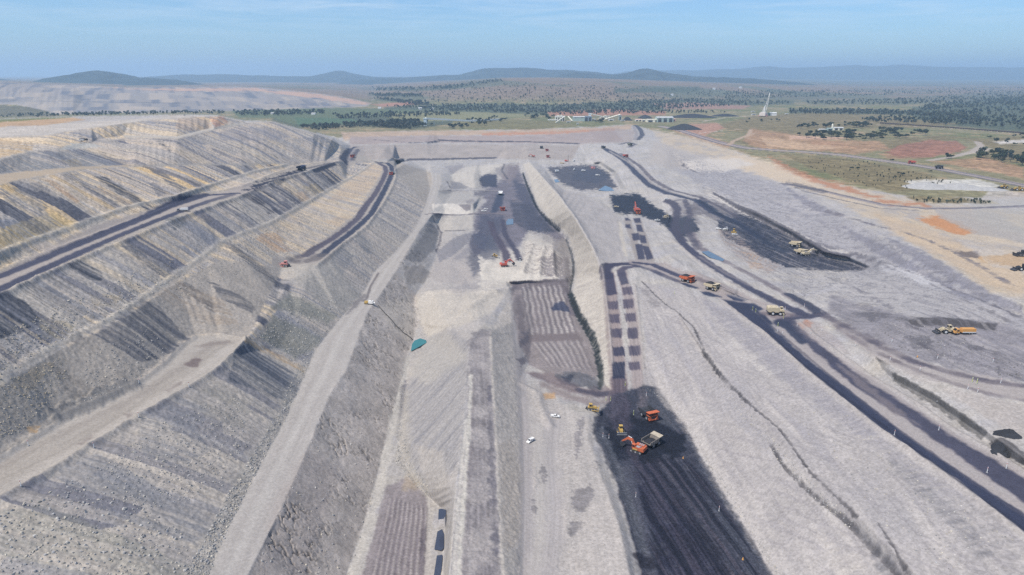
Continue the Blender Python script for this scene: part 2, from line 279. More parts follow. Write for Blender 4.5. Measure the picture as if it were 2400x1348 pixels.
# dark scrub masses under the far woods
for px in ([(640,262),(900,256),(1000,262),(1080,270),(1140,276),(1060,290),(990,300),(960,302),(820,292),(700,300),(640,282)],[(840,208),(1000,205),(1090,196),(1170,186),(1180,190),(1060,208),(960,214)],[(860,222),(980,220),(990,228),(880,226)],[(870,230),(1000,240),(1010,248),(960,246)],
    [(900,250),(1100,244),(1300,246),(1500,236),(1640,232),(1760,238),(1860,236),(1860,244),(1640,252),(1500,262),(1380,268),(1200,268),(1050,262),(900,262)],[(1440,208),(1640,203),(1640,216),(1440,218)],[(1850,256),(2080,258),(2250,268),(2250,276),(2080,268),(1850,268)],[(2140,252),(2300,232),(2850,225),(2850,320),(2400,310),(2300,302),(2170,290),(2140,272)]):
    field(px,(84,94,80),4,4,50,.85)
for px in ([(1880,236),(2100,232),(2330,214),(2850,205),(2850,232),(2300,240),(2100,246),(1900,246)],[(1700,226),(1880,222),(2000,228),(1900,236),(1700,234)],[(1500,185),(2850,176),(2850,200),(2000,200),(1700,193)]):
    field(px,(96,104,92),4,5,90,.6)
field([(540,258),(760,252),(980,258),(960,268),(790,276),(690,292),(640,276),(560,276)],(104,114,86)); field([(690,276),(820,278),(850,288),(700,294)],(90,112,86))
field([(930,266),(1090,262),(1280,270),(1130,279),(990,285),(900,275)],(140,138,104)); field([(1060,283),(1200,281),(1290,284),(1350,296),(1250,305),(1100,300),(1060,292)],(128,122,88),var=.1)
field([(1280,262),(1430,256),(1560,262),(1560,270),(1290,272)],(170,128,108)); field([(1530,243),(1620,240),(1760,248),(1740,256),(1560,256)],(162,130,116)); field([(870,245),(960,238),(1000,243),(900,251)],(178,132,112))
for px in ([(1680,295),(1760,272),(1900,264),(2050,270),(2250,290),(2170,300),(1980,300),(1850,320),(1730,310)],[(1720,330),(1780,318),(1840,345),(1760,344)],[(2060,330),(2200,318),(2300,325),(2400,318),(2400,345),(2320,345),(2250,325),(2150,335),(2090,352),(2000,345)],[(1830,362),(1960,370),(2060,385),(2180,410),(2240,432),(2200,440),(2080,450),(2010,432),(1900,395)],[(2120,460),(2230,462),(2320,470),(2340,478),(2150,476)],[(2290,355),(2400,340),(2400,380),(2300,376)]):
    field(px,(132,120,90),3,4,30,.95,var=.14)
for px in ([(1560,300),(1640,312),(1720,340),(1700,348),(1620,325)],[(1900,330),(2060,330),(2090,350),(2000,362),(1900,352)],[(1760,302),(1900,320),(2010,345),(1900,352),(1780,350),(1740,330)],[(2060,360),(2200,342),(2270,345),(2170,372),(2080,372)],[(2180,378),(2300,368),(2400,392),(2400,420),(2280,395)]):
    field(px,(176,140,112),3,4,30,.8,var=.12)
field([(2075,358),(2110,340),(2180,328),(2240,330),(2265,345),(2250,356),(2180,368),(2110,369)],(156,112,94),2,3,30,.9,var=.12)
field([(1780,322),(1830,326),(1900,338),(1990,345),(1900,352),(1800,344)],(196,166,136),2,3,25,.9); field([(1850,318),(1990,322),(1960,328),(1850,326)],(205,170,148),2,2,25,.9)
P([(1600,292),(1680,288),(1700,300),(1650,318),(1600,312)],(178,140,120),2,2,20)
# pale upper clay band and orange soil along the rim
P([(800,310),(1000,307),(1180,306),(1400,299),(1480,293),(1480,303),(1400,308),(1200,316),(1000,318),(860,322),(805,328)],(186,164,144),2,3,25,var=.08)
P([(1130,312),(1300,309),(1440,301),(1440,306),(1300,315),(1130,318)],(192,142,116),2,3,20,.8)
P([(820,320),(1050,318),(1250,318),(1440,306),(1460,330),(1360,338),(1000,334),(820,340)],(168,154,150),3,2,25,.9,var=.06)
P([(820,340),(1000,338),(1360,340),(1340,375),(1160,372),(930,372),(815,378)],(170,160,154),3,2,25,.9,var=.07)
for px,wd in (([(1030,329),(1090,331),(1180,332),(1200,331)],9),([(1155,332),(1220,332),(1290,334),(1357,337)],9),([(930,374),(1000,374),(1080,372),(1160,370)],12),([(960,335),(1030,332)],4),([(870,327),(960,334)],3)):
    R(px,wd,(88,86,96),.9,1.5,3,14,cls=None,marg=14)
P([(1380,305),(1430,300),(1490,305),(1480,335),(1400,335)],(160,146,142),3,3,20,.6)
# tan benches on the right-hand rim
tan=[(1530,305),(1600,315),(1700,345),(1800,385),(1900,420),(2010,440),(2140,470),(2260,485),(2400,500),(2400,700),(2330,690),(2250,640),(2100,545),(1960,470),(1850,430),(1750,395),(1660,370),(1560,345)]
P(tan,(194,179,160),6,8,22,.85,var=.07)
s,m=polym(tan,6,8,22,280); blend(s,m*sstep(.05,.45,fbm(XF[s],YF[s]*.4,34,281,4))*.6,(168,162,160)); blend(s,m*sstep(.2,.5,fbm(XF[s],YF[s]*.5,14,284,4))*.45,(206,186,158))
P([(1800,365),(1860,395),(1940,425),(2010,445),(2080,470),(2160,478),(2180,486),(2080,478),(1990,450),(1900,428),(1820,395)],(182,132,104),4,7,18,.85)
P([(1640,375),(1720,365),(1800,372),(1850,400),(1950,445),(1960,462),(1860,436),(1740,400),(1650,395)],(208,190,168),6,6,20,.8)
P([(2150,512),(2200,505),(2250,520),(2290,545),(2260,552),(2180,530)],(196,140,98),4,6,12,.9); P([(2290,600),(2340,598),(2420,594),(2420,632),(2370,626),(2300,612)],(190,146,92),3,5,10,.95,var=.12)
P([(2050,500),(2140,520),(2230,560),(2330,620),(2420,650),(2420,700),(2300,660),(2200,600),(2090,545)],(202,178,150),6,9,18,.55)
P([(2190,490),(2330,496),(2400,540),(2400,570),(2280,545),(2200,510)],(172,166,162),4,5,20,.8)
P([(2270,470),(2400,462),(2430,470),(2430,560),(2370,545),(2290,520)],(176,172,166),5,5,20,.5)
P([(2240,590),(2290,588),(2300,602),(2255,603)],(112,102,100),3,5,8,.85)
# grey slopes of the right wall
P([(1560,345),(1700,385),(1850,440),(2000,520),(2150,600),(2300,690),(2420,760),(2420,860),(2200,760),(2000,640),(1880,560),(1760,490),(1640,430),(1560,390)],(164,161,165),7,8,30,.85,var=.06)
P([(1530,330),(1640,365),(1700,380),(1600,400),(1520,380)],(182,174,168),5,5,20,.8); P([(1600,378),(1660,371),(1735,372),(1770,385),(1700,402),(1620,400)],(206,198,190),4,4,15,.85)
for px in ([(1840,436),(1900,470),(1960,500),(1930,505),(1870,470)],[(1960,520),(2060,570),(2180,640),(2290,700),(2280,712),(2150,645),(2040,585)],[(2060,545),(2180,600),(2330,690),(2400,720),(2400,740),(2300,700),(2150,615)]):
    P(px,(134,132,142),4,7,12,.75,var=.1)
P([(2060,620),(2150,640),(2230,680),(2180,690),(2090,650)],(196,194,196),4,8,10,.6)
P([(1990,640),(2110,640),(2220,690),(2350,735),(2360,760),(2200,745),(2060,720),(1960,690)],(174,170,170),6,6,25,.85)
P([(1950,690),(2060,725),(2150,745),(2360,760),(2440,800),(2440,900),(2280,880),(2130,835),(2010,775),(1940,730)],(140,136,142),7,8,14,.85,var=.12)
P([(2110,745),(2230,746),(2340,758),(2330,772),(2230,768),(2140,762)],(84,82,86),3,4,8,.9)
for px in ([(2000,735),(2050,728),(2090,740),(2040,752)],[(2130,790),(2180,790),(2185,812),(2140,818)],[(2330,840),(2350,862),(2340,875)]):
    P(px,(104,102,108),4,8,5,.8)
# coal working under the right wall
P([(1680,507),(1722,496),(1775,514),(1850,552),(1915,592),(1975,609),(2025,631),(1965,634),(1842,626),(1783,600),(1735,574),(1700,556),(1686,535)],(60,60,70),2,6,10,.95,var=.22,cls=2)
P([(1640,462),(1700,480),(1740,500),(1690,520),(1650,505),(1600,500)],(118,114,120),4,6,10,.8,var=.15)
P([(1800,600),(1900,600),(2030,632),(1960,636),(1850,628)],(84,82,90),3,4,8,.8,streak=.6,cls=2)
R([(1660,456),(1722,483),(1785,510),(1860,552),(1936,597),(1985,611)],6,(196,190,184),.85,1,2,5,cls=None,marg=16); R([(1672,452),(1724,480),(1787,506),(1862,547),(1938,592),(1990,605)],5,(92,90,98),.9,1,1.5,5,cls=None,marg=16)
P([(1680,535),(1720,540),(1770,590),(1830,625),(1800,640),(1740,610),(1690,560)],(168,150,140),4,7,8,.8,streak=.8)
P([(1740,590),(1775,600),(1790,625),(1760,630)],(202,166,134),3,5,6,.6,streak=.9)
s,m=polym([(1690,500),(1850,550),(2025,631),(1842,625),(1690,545)],4,6,12,270); q1=YF[s]*.5-XF[s]
blend(s,m*np.clip(pn(q1/4,(XF[s]+YF[s])/90,271)*1.3-.1,0,1)*.5,(104,98,104)); blend(s,m*sstep(.2,.5,fbm(XF[s],YF[s],16,272,4))*.45,(112,108,112)); blend(s,m*np.clip(pn(q1/7,(XF[s]+YF[s])/120,273)*1.3,0,1)*.5,(44,46,60))
P([(1430,458),(1496,454),(1540,488),(1578,508),(1625,510),(1640,540),(1590,560),(1560,530),(1504,505),(1440,498)],(58,60,70),3,6,10,1,var=.12,cls=2)
P([(1560,470),(1620,472),(1640,520),(1630,545),(1590,550),(1575,500)],(112,108,114),5,6,10,.4)
P([(1282,394),(1345,388),(1395,388),(1425,405),(1445,440),(1360,447),(1318,430)],(92,90,98),3,6,12,.95,var=.12,cls=2)
P([(1350,398),(1410,396),(1430,415),(1400,430),(1340,420)],(84,86,98),3,6,12,.7,cls=2)

s,m=polym([(1560,350),(1850,440),(2150,600),(2420,740),(2440,930),(2250,880),(1990,780),(1900,720),(1700,580),(1640,440)],10,6,20,290); x=XF[s]; y=YF[s]; q1=x+.22*y+2*fbm(x,y,30,291,2)
blend(s,m*sstep(.15,.5,pn(q1/2.4,y/38,292)+.5*pn(q1/1.1,y/20,293))*.45,(124,121,128)); blend(s,m*sstep(.2,.6,pn(q1/5,y/60,294))*.4,(186,180,178)); blend(s,m*sstep(.38,.55,fbm(x,y,7,295,3))*.4,(118,116,122))
# ---- left dump: tipped loads lie down the face as bands of grey, blue-grey, tan and near-black ----
PAL=np.array([(184,175,165),(160,154,150),(200,183,160),(142,141,146),(214,192,162),(112,112,122),(192,178,164),(216,186,142),(170,163,158),(92,93,103)],F32)*1.04
def spoil(px,wd,seed,pal,mixk=.9,x0=150,cls=3,feather=4,tone=1.05,fine=1.0):
    s,m=polym(px,feather,2,12,seed); x=XF[s]; y=YF[s]
    j=fbm(x/6,y,16.0,seed+1,2)*4+.7*pn(y/1.6,x/26,seed+2)
    out=None
    for q,(w_,pr) in enumerate(((wd,1.),(wd*.42,.5),(wd*.16,.22))):
        ci=np.floor((y+j*(1,.6,.35)[q])/w_); lv=np.floor((x+60*hash01(ci,ci*0+q,seed)+8*fbm(x,y,20,seed+7,2))/(x0*(.5+hash01(ci,ci*0+5+q,seed))))
        hsh=hash01(ci,lv,seed+10+q); cc=PAL[np.array(pal)[(hsh*len(pal)).astype(int)%len(pal)]]; on=(hash01(ci,lv,seed+20+q)<pr)[...,None]
        out=cc if out is None else np.where(on,out*.35+cc*.65,out)
    out=out*(1-.20*fine*sstep(.30,.5,pn(y/1.0,x/42,seed+33)))[...,None]
    st=1+fine*.09*pn(y/.9,x/50,seed+3)+fine*.08*pn(y/2.6,x/70,seed+4)+.03*fbm(x,y,5,seed+6,3)
    out=out*st[...,None]*tone
    blend(s,m*mixk,out); CLS[s][m>.5]=cls
def band(a,b): return line(a)+line(b)[::-1]
ALL_D=line(TC)+line(R2)+[(800,345),(880,378),(930,378),(1012,405)]+line(AL)[::-1]+[(-420,1630)]
P(ALL_D,(172,164,156),3,2,12,1,cls=3,var=.05)
spoil(band(TC,HL),22,101,[6,2,0,8,3,2,8,4]); spoil(line(R2)+[(800,345),(795,378),(690,383),(567,383),(414,326),(574,291)],26,105,[6,1,8,2,6,0,3]); spoil(band(HL,GL),26,110,[0,1,8,6,3,2,6,5])
spoil(band(GL,FL)+[],17,120,[6,0,3,4,1,5,2,7,8,9]); spoil(band(FL,EU),20,130,[6,2,0,4,8]); spoil(band(EL,CU),18,140,[0,1,3,8,5,2,1,0,6,4,9]); spoil(band(C2,BU)+[(590,800),(640,740),(690,680),(700,620),(660,628),(640,540)],14,150,[0,1,8,5,6,2,3,8,4,9])
spoil(line(CU)[5:]+line(DL)[::-1],14,160,[6,2,4,0,8,2,4,1],.75); spoil(line(DR)+line(AL)[::-1][2:9]+[(690,790),(640,740),(690,660)],13,170,[0,8,1,0,3,6,8],.8); spoil(line(BL)+line(AL)[::-1][8:]+[(-420,1630)],19,180,[1,0,8,3,8,1,0,5],.75,110,fine=.5)
ST=dict(streak=.75)
YL=(204,180,134); DK=(88,90,98); DG=(112,113,121); TN=(192,168,142); OR=(196,156,122)
for px,c,a in (([(-60,560),(0,537),(100,504),(134,497),(180,527),(177,532),(50,577),(0,590)],YL,.85),([(0,612),(12,596),(14,625)],YL,.6),([(217,414),(247,414),(334,470),(371,492),(352,496),(318,478)],DK,1),([(236,434),(318,478),(303,484),(225,442)],TN,.8),
 ([(354,400),(377,399),(437,444),(424,451)],DG,1),([(345,428),(365,428),(392,455),(372,460)],DG,.8),([(184,427),(200,430),(292,487),(280,492),(215,455)],DG,.9),([(27,442),(58,440),(117,488),(98,494)],DG,.85),([(60,432),(90,426),(180,490),(150,496)],(124,124,130),.7),([(103,422),(127,424),(190,470),(180,478)],OR,.7),
 ([(158,622),(194,610),(242,642),(240,660),(212,658)],(76,80,90),1),([(284,578),(312,575),(404,645),(385,652)],DG,.9),([(520,571),(541,568),(600,612),(674,678),(655,676),(560,600)],(94,95,102),.9),([(556,585),(566,590),(640,645),(632,648)],(170,158,146),.5),
 ([(-60,690),(0,684),(60,706),(97,752),(60,775),(0,795),(-60,780)],(80,84,94),.95),([(100,680),(110,668),(160,700),(155,712)],DG,.8),([(222,783),(333,703),(372,716),(446,800),(410,830),(330,850)],(100,101,109),.9),([(410,665),(440,662),(520,720),(500,735)],(112,110,112),.8),([(365,690),(420,660),(520,700),(560,760),(470,760)],(158,140,122),.45),([(480,650),(560,690),(600,720),(590,735),(520,700)],(96,96,102),.8),
 ([(552,824),(584,806),(712,890),(690,946),(534,892)],(92,97,108),.95),([(590,832),(596,828),(690,886),(684,892)],(158,158,160),.5),([(577,797),(590,799),(716,862),(712,872),(575,806)],(190,160,124),.9),([(62,420),(10,470),(30,520),(110,560),(150,560)],(176,174,176),.5),
 ([(736,408),(748,406),(795,432),(784,440)],(92,92,100),.9),([(745,426),(790,440),(778,446)],DG,.8),([(640,418),(700,400),(712,402),(650,436)],(86,88,96),.7),
 ([(601,560),(612,548),(650,545),(664,570),(690,590),(648,592)],OR,.75),([(712,438),(740,430),(765,450),(740,456)],YL,.6),([(690,452),(715,448),(730,470),(705,474)],OR,.5),([(873,384),(898,391),(889,420),(860,452),(820,470),(770,470),(800,440)],(196,174,152),.75),([(760,520),(800,505),(835,512),(800,535)],TN,.6),
 ([(0,326),(80,335),(75,352),(30,362),(0,370),(-80,380),(-80,335)],(196,166,126),.75),([(-80,375),(0,371),(70,357),(200,352),(294,388),(187,396),(0,408),(-80,415)],(138,142,149),.8),([(145,375),(180,372),(200,392),(170,394)],(178,160,132),.6),([(490,276),(525,272),(534,290),(505,300)],(194,136,110),.7),([(420,275),(480,274),(500,300),(450,308),(410,300)],(190,160,134),.5),
 ([(364,331),(376,329),(402,352),(398,356)],DK,.85),([(232,357),(242,357),(292,385),(280,388)],DG,.7),([(510,312),(560,298),(640,300),(690,318),(640,330),(520,330)],(140,139,150),.6),([(380,575),(396,570),(404,580),(388,584)],(88,88,96),.0),([(560,458),(585,455),(625,475),(610,482)],(84,84,94),.8),([(585,465),(600,462),(645,500),(630,502)],(80,80,90),.8),([(650,475),(668,470),(690,490),(672,498)],(122,120,128),.8),
 ([(383,513),(420,505),(440,525),(410,540)],(104,108,114),.9),([(400,520),(460,505),(480,500),(500,520)],(178,160,140),.4),([(20,900),(100,850),(130,850),(60,930)],(186,166,138),.55),([(60,1000),(95,1000),(90,1022),(70,1022)],(196,150,98),.6),([(120,850),(330,960),(300,985),(160,930)],(128,122,118),.5),([(90,745),(180,760),(150,800),(100,790)],(192,176,146),.6),([(210,690),(290,690),(270,720),(220,720)],(186,168,140),.5),
 ([(330,985),(420,930),(490,960),(460,1010),(500,1060),(400,1090),(330,1060)],(126,128,136),.5),([(440,930),(520,890),(590,930),(580,1000),(500,1000)],(150,146,140),.5),([(120,1110),(230,1060),(520,1230),(440,1280),(250,1200)],(124,127,136),.55),([(0,1200),(100,1180),(500,1348),(380,1420),(0,1300)],(142,142,134),.5),
 ([(741,660),(800,690),(850,690),(790,720),(740,700)],(150,148,142),.4),([(800,580),(830,600),(800,650),(770,610)],(128,130,136),.6),([(830,555),(850,550),(880,590),(860,600)],(122,124,130),.7)):
    P(px,c,2,3,6,a,seed=len(px)*7+int(px[0][0])%50,**ST)
for px in ([(612,790),(640,740),(760,790),(735,820),(690,840)],[(640,720),(680,690),(790,740),(770,760)]): P(px,(140,140,132),6,6,9,.7,var=.08)
P([(700,605),(770,570),(800,640),(850,690),(800,745),(730,700),(690,650)],(160,157,152),8,7,12,.5,var=.06)
# pale bench lines of the dump
for ln,wd,c in ((CU,5,(184,178,170)),(FL,5,(186,180,172)),(GL,4,(178,172,166)),(HL,4,(176,170,164))): R(line(ln),wd,c,.7,1.5,2,7,cls=None,vary=.4,marg=20)
P(line(GU)+line(GL)[:6][::-1],(184,168,148),2,2,12,.9,cls=1)
P([(-400,320),(0,300),(170,288),(330,278),(434,271),(511,271),(470,274),(334,284),(287,290),(157,309),(0,322),(-400,350)],(196,188,180),2,3,20,.95,cls=3,var=.06)
P([(-420,286),(0,285),(100,280),(172,276),(200,281),(120,292),(0,298),(-420,305)],(190,160,130),2,2,20,.9,var=.1); P([(-420,280),(0,280),(110,276),(165,275),(80,282),(0,286),(-420,290)],(120,122,78),1.5,2,20,.9)
P([(290,322),(414,324),(500,303),(574,289),(566,286),(490,301),(414,320),(290,317)],(188,182,174),2,1,12,.9,cls=1); P([(135,352),(170,336),(215,336),(245,345),(180,350)],(196,196,192),2,4,5,.7)
# ---- dump haul roads ----
LT=(172,163,158); CR_=(80,80,96); CB=(100,92,104)
R([(-420,800),(0,664),(100,616),(200,568),(300,527),(401,494),(484,465),(550,452),(600,436)],24,LT,.9,2,2,seed=3)
R([(-420,780),(0,648),(134,593),(234,553),(334,513),(401,484),(484,458),(554,453)],8.5,CR_,.95,1.2,1,seed=4,tracks=.08); R([(-420,832),(0,678),(100,632),(200,587),(300,544),(401,504),(484,473),(545,456)],8.0,CR_,.95,1.2,1,seed=5,tracks=.08,fade=([0,.8,1],[1,1,.6]))
for px in ([(565,446),(600,440),(630,430),(600,447)],[(585,436),(650,420),(672,421),(640,428),(600,440)],[(600,428),(690,402),(712,400),(690,408),(640,420)],[(650,410),(700,397),(712,399),(680,406)]): P(px,(66,66,78),2,4,6,.95,cls=1)
P([(712,400),(740,388),(795,378),(800,382),(760,392),(730,402)],(178,172,166),2,1,10,.9,cls=1); R([(720,395),(745,389),(790,380)],6,(104,100,104),.8,1.2,1,cls=1,marg=12); R([(735,402),(758,393),(785,384)],6,(82,82,92),.9,1.2,1,cls=1,marg=12)
R([(668,625),(700,615),(735,612),(774,574),(822,534),(857,504),(877,468),(895,435),(909,410),(911,392),(895,381),(800,378)],24,(170,162,156),.9,2,2,seed=8,marg=30)
R([(717,600),(738,584),(774,563),(809,538),(838,513),(859,481),(879,456),(897,422),(905,402),(902,390),(888,383)],8.5,(92,86,98),.92,1.2,1.2,seed=9,tracks=.08); R([(752,600),(774,581),(809,556),(845,526),(870,502),(888,470),(902,444),(914,419),(919,401),(917,390),(908,383),(880,380)],8.5,(70,72,88),.95,1.2,1.2,seed=10,tracks=.08)
R([(690,612),(712,613),(735,608),(752,598)],13,(110,105,108),.8,3,2,seed=12); R([(700,604),(720,598),(740,583)],7,(104,98,104),.7,2,1.5,seed=13)
R([(805,378),(812,362),(822,350),(835,344)],13,(74,74,88),.9,2,3,12,cls=1,marg=14); R([(818,378),(824,362),(834,350)],10,(150,144,146),.9,2,3,12,cls=1,marg=14); R([(826,376),(831,362),(840,350)],9,(92,88,98),.8,2,3,12,cls=1,marg=14)
# pale bench road, lower left
P(line(BU)+line(BL)[::-1],(178,171,164),3,1.5,10,.97,cls=1,var=.04)
R([(-100,1150),(0,1122),(150,1050),(300,960),(430,880),(500,820),(560,795)],11,(168,160,152),.7,4,2,tracks=.07,seed=15); R([(0,1095),(150,1015),(330,925),(440,850),(505,803)],6,(150,142,136),.5,2.5,2,tracks=.08,seed=16); R([(60,1120),(200,1040),(350,945),(470,870),(540,812)],5,(196,188,180),.5,2.5,2,seed=17)
P([(430,855),(460,838),(475,843),(462,860),(440,860)],(118,106,106),3,3,5,.85)
for px in ([(452,812),(520,798),(540,802),(480,815)],[(180,1040),(215,1020),(220,1028),(190,1045)],[(385,915),(425,895),(425,902),(395,920)],[(290,970),(330,965),(300,980)]): P(px,(134,124,120),4,4,8,.6)
for px,h_ in ((line(BL),1.6),(line(BU),1.8),(line(EL),1.6),(line(DR),1.6),(line(EU),1.2),(line(CU),1.4),(line(FL),1.5)): bump(px,1.9,h_,seed=int(h_*10)+len(px))
R([(140,985),(200,960),(280,912),(311,910)],9,(128,126,126),.8,2,3,6,cls=None,dz=1.2)
# ---- road A, rough shot slope, pale toe path ----
P(line(AR)+line(AL)[::-1],(184,178,173),3,1.5,10,.97,cls=1,var=.035)
for k,(o,c,a) in enumerate(((.3,(170,164,160),.6),(.5,(192,187,182),.5),(.72,(172,166,162),.6))):
    L1=np.array([p[:2] for p in AL],float); L2=np.array([p[:2] for p in AR],float); tt=np.linspace(0,1,24)
    rs=lambda q:np.stack([np.interp(tt,np.linspace(0,1,len(q)),q[:,i]) for i in (0,1)],1)
    R([tuple(p) for p in rs(L1)*(1-o)+rs(L2)*o],4.5,c,a,2.5,2,tracks=.05,seed=40+k)
R([(887,640),(868,672),(860,700),(852,706)],2.2,(112,106,108),.8,.6,.4,cls=None,seed=44)
P([(812,738),(830,708),(852,690),(862,690),(850,705),(832,722)],(126,122,124),3,3,5,.85)
rough=line(AR)[:11]+[(930,640),(985,700),(985,745),(968,798),(952,840),(941,892),(910,1008),(884,1113),(852,1233),(810,1348),(760,1630)]
P(rough,(186,177,170),4,3,10,.95,cls=4*0+5,var=.10); P([(925,645),(999,612),(1024,540),(1012,512),(985,545)],(160,155,152),4,5,10,.9,cls=5,var=.08,streak=.4)
P([(880,720),(960,690),(978,745),(960,800),(920,770)],(196,187,176),8,8,14,.6); P([(640,1180),(720,1050),(800,1100),(720,1348),(600,1348)],(168,158,153),14,8,14,.5)
R([(780,1480),(822,1348),(862,1238),(894,1113),(918,1008),(946,892),(958,835)],5,(196,190,182),.9,1.5,2,seed=50,cls=None)
P([(940,905),(952,892),(968,930),(950,985),(935,980)],(104,102,112),4,4,6,.7)
# ---- middle spoil ridge ----
mid=[(1028,540),(1110,560),(1130,640),(1200,665),(1199,708),(1175,705),(1151,740),(1120,772),(1099,813),(1091,903),(1088,976),(1076,1080),(1062,1180),(1046,1200),(1000,1160),(962,1113),(926,1081),(938,1018),(954,892),(962,830),(985,800),(985,745),(975,700),(1000,656),(1022,607)]
P(mid,(180,174,170),4,3,12,.95,cls=3,var=.04)
P([(975,700),(1000,685),(1080,680),(1170,690),(1190,680),(1150,735),(1060,770),(1000,790),(985,760)],(196,188,178),5,4,14,.9,var=.03); P([(1062,580),(1120,600),(1115,650),(1090,670),(1030,660),(1005,650),(1030,600)],(174,167,164),5,5,14,.8); P([(1040,680),(1150,650),(1160,680),(1070,690)],(160,155,156),5,6,14,.6)
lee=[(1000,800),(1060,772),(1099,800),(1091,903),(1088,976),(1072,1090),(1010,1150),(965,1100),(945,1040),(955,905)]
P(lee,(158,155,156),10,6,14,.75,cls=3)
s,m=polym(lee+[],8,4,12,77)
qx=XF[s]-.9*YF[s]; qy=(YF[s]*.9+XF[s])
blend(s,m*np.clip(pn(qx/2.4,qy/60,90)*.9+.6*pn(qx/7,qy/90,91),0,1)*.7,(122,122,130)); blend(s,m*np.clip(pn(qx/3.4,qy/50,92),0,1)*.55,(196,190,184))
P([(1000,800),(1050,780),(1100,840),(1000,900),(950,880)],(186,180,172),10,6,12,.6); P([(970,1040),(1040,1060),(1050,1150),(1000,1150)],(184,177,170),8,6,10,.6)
P([(1099,813),(1130,772),(1151,777),(1157,903),(1165,1034),(1172,1218),(1183,1348),(1190,1630),(1035,1630),(1056,1348),(1068,1180),(1084,1080),(1094,976)],(172,165,163),3,3,8,.95,cls=3,var=.05)
R([(1118,800),(1124,900),(1130,1000),(1133,1100),(1136,1250),(1140,1400)],13,(128,123,126),.75,4,3,8,seed=60,tracks=.16,vary=.9,cls=None); R([(1146,905),(1152,1050),(1158,1180),(1164,1300)],3,(96,94,104),.7,1,2,5,seed=61,cls=None,vary=.7)
R([(1150,790),(1157,905),(1166,1040),(1176,1250),(1184,1400)],2.2,(198,190,180),.8,.8,1,seed=62,cls=None); R([(1104,880),(1100,980),(1092,1100),(1084,1200),(1074,1348),(1060,1500)],2.2,(206,200,190),.9,.8,.8,seed=63,cls=None); R([(1092,985),(1084,1080),(1074,1180),(1062,1348),(1046,1500)],1.6,(200,194,186),.9,.6,.6,seed=64,cls=None); R([(1110,900),(1108,990),(1102,1100),(1096,1200),(1090,1348)],2.2,(120,114,118),.6,.8,1.2,4,seed=65,cls=None,vary=.8)
P([(1103,782),(1130,772),(1150,772),(1152,790),(1110,792)],(118,114,118),3,4,5,.6)
# pale slope right of the ridge, flat working floor
P([(1151,777),(1193,700),(1215,800),(1225,905),(1230,1010),(1232,1165),(1228,1348),(1225,1500),(1190,1500),(1183,1348),(1172,1218),(1165,1034),(1157,903)],(190,182,174),5,4,10,.9,cls=3,var=.05)
P([(1170,1040),(1200,1030),(1226,1100),(1228,1250),(1185,1300),(1176,1150)],(180,170,160),6,5,10,.6)
P([(1225,905),(1260,900),(1330,960),(1395,985),(1390,1060),(1440,1180),(1470,1300),(1490,1500),(1225,1500),(1230,1165)],(184,177,172),6,4,14,.95,cls=0,var=.05)
R([(1204,700),(1212,800),(1222,905),(1228,1010),(1236,1165),(1236,1348),(1230,1500)],7,(166,160,160),.7,2,1.5,seed=70,tracks=.08); R([(1300,975),(1290,1060),(1300,1180),(1290,1300),(1270,1450)],9,(174,168,168),.6,4,3,seed=71,tracks=.09); R([(1255,1000),(1270,1100),(1265,1250),(1240,1400)],5,(192,186,180),.5,3,2,seed=72,tracks=.06)
for px in ([(1355,985),(1368,980),(1362,1040),(1352,1075),(1346,1040)],[(1345,1150),(1385,1135),(1395,1170),(1360,1200),(1340,1190)],[(1340,1220),(1370,1225),(1350,1260),(1330,1250)],[(1250,1170),(1258,1180),(1256,1205),(1246,1200)],[(1268,1085),(1282,1100),(1276,1135),(1264,1120)],[(1395,1080),(1405,1085),(1400,1105)]): P(px,(122,118,122),3,9,3.5,.6,var=.25)
P([(1380,1180),(1440,1180),(1470,1300),(1490,1348),(1330,1348),(1330,1290)],(196,188,182),8,10,12,.6,var=.08)
for px in ([(1168,640),(1235,640),(1300,655),(1200,665),(1120,690),(1125,650)],[(1130,600),(1190,590),(1290,600),(1300,640),(1230,655),(1130,650)],[(1225,560),(1290,565),(1310,600),(1280,640),(1230,600)]): P(px,(204,196,186),6,8,10,.85,var=.05,seed=9)
P([(1040,478),(1100,478),(1130,505),(1115,508),(1030,500),(1015,500)],(206,200,192),4,6,8,.85); P([(1075,480),(1105,480),(1102,492),(1090,494)],(150,143,143),2,2,8,.8); P([(1015,505),(1110,508),(1108,545),(1040,545),(1020,525)],(184,178,172),4,4,8,.8,var=.06); P([(1020,450),(1110,450),(1108,478),(1018,476)],(180,175,170),4,3,10,.8)
P([(1060,405),(1100,395),(1180,388),(1180,410),(1110,440),(1050,445)],(186,180,172),5,5,14,.8); P([(1060,428),(1085,424),(1090,440),(1055,446)],(140,138,142),4,3,10,.8)
# far floor, coal strip
strip=[(1215,390),(1250,474),(1281,517),(1311,542),(1328,562),(1290,570),(1240,545),(1215,580),(1150,585),(1110,560),(1112,505),(1140,470),(1125,450),(1180,420),(1195,388)]
P(strip,(118,114,124),6,6,14,.95,cls=2,var=.12)
P([(1120,410),(1165,408),(1165,438),(1130,440)],(70,70,84),3,3,12,.9,cls=2); P([(1112,450),(1150,447),(1142,458),(1110,460)],(118,116,124),3,3,10,.9); P([(1200,420),(1240,440),(1260,500),(1300,545),(1240,540),(1220,480)],(84,84,98),6,8,14,.75,cls=2); P([(1125,505),(1180,505),(1170,560),(1140,590),(1110,570)],(86,86,100),6,8,12,.7,cls=2); P([(1165,455),(1180,455),(1178,480),(1160,500),(1148,500)],(72,76,92),4,4,10,.85,cls=2)
P([(1100,560),(1160,550),(1175,590),(1140,620),(1110,650),(1095,600)],(96,97,108),8,9,12,.75); P([(1060,610),(1120,555),(1140,560),(1080,610)],(142,139,144),5,4,14,.7)
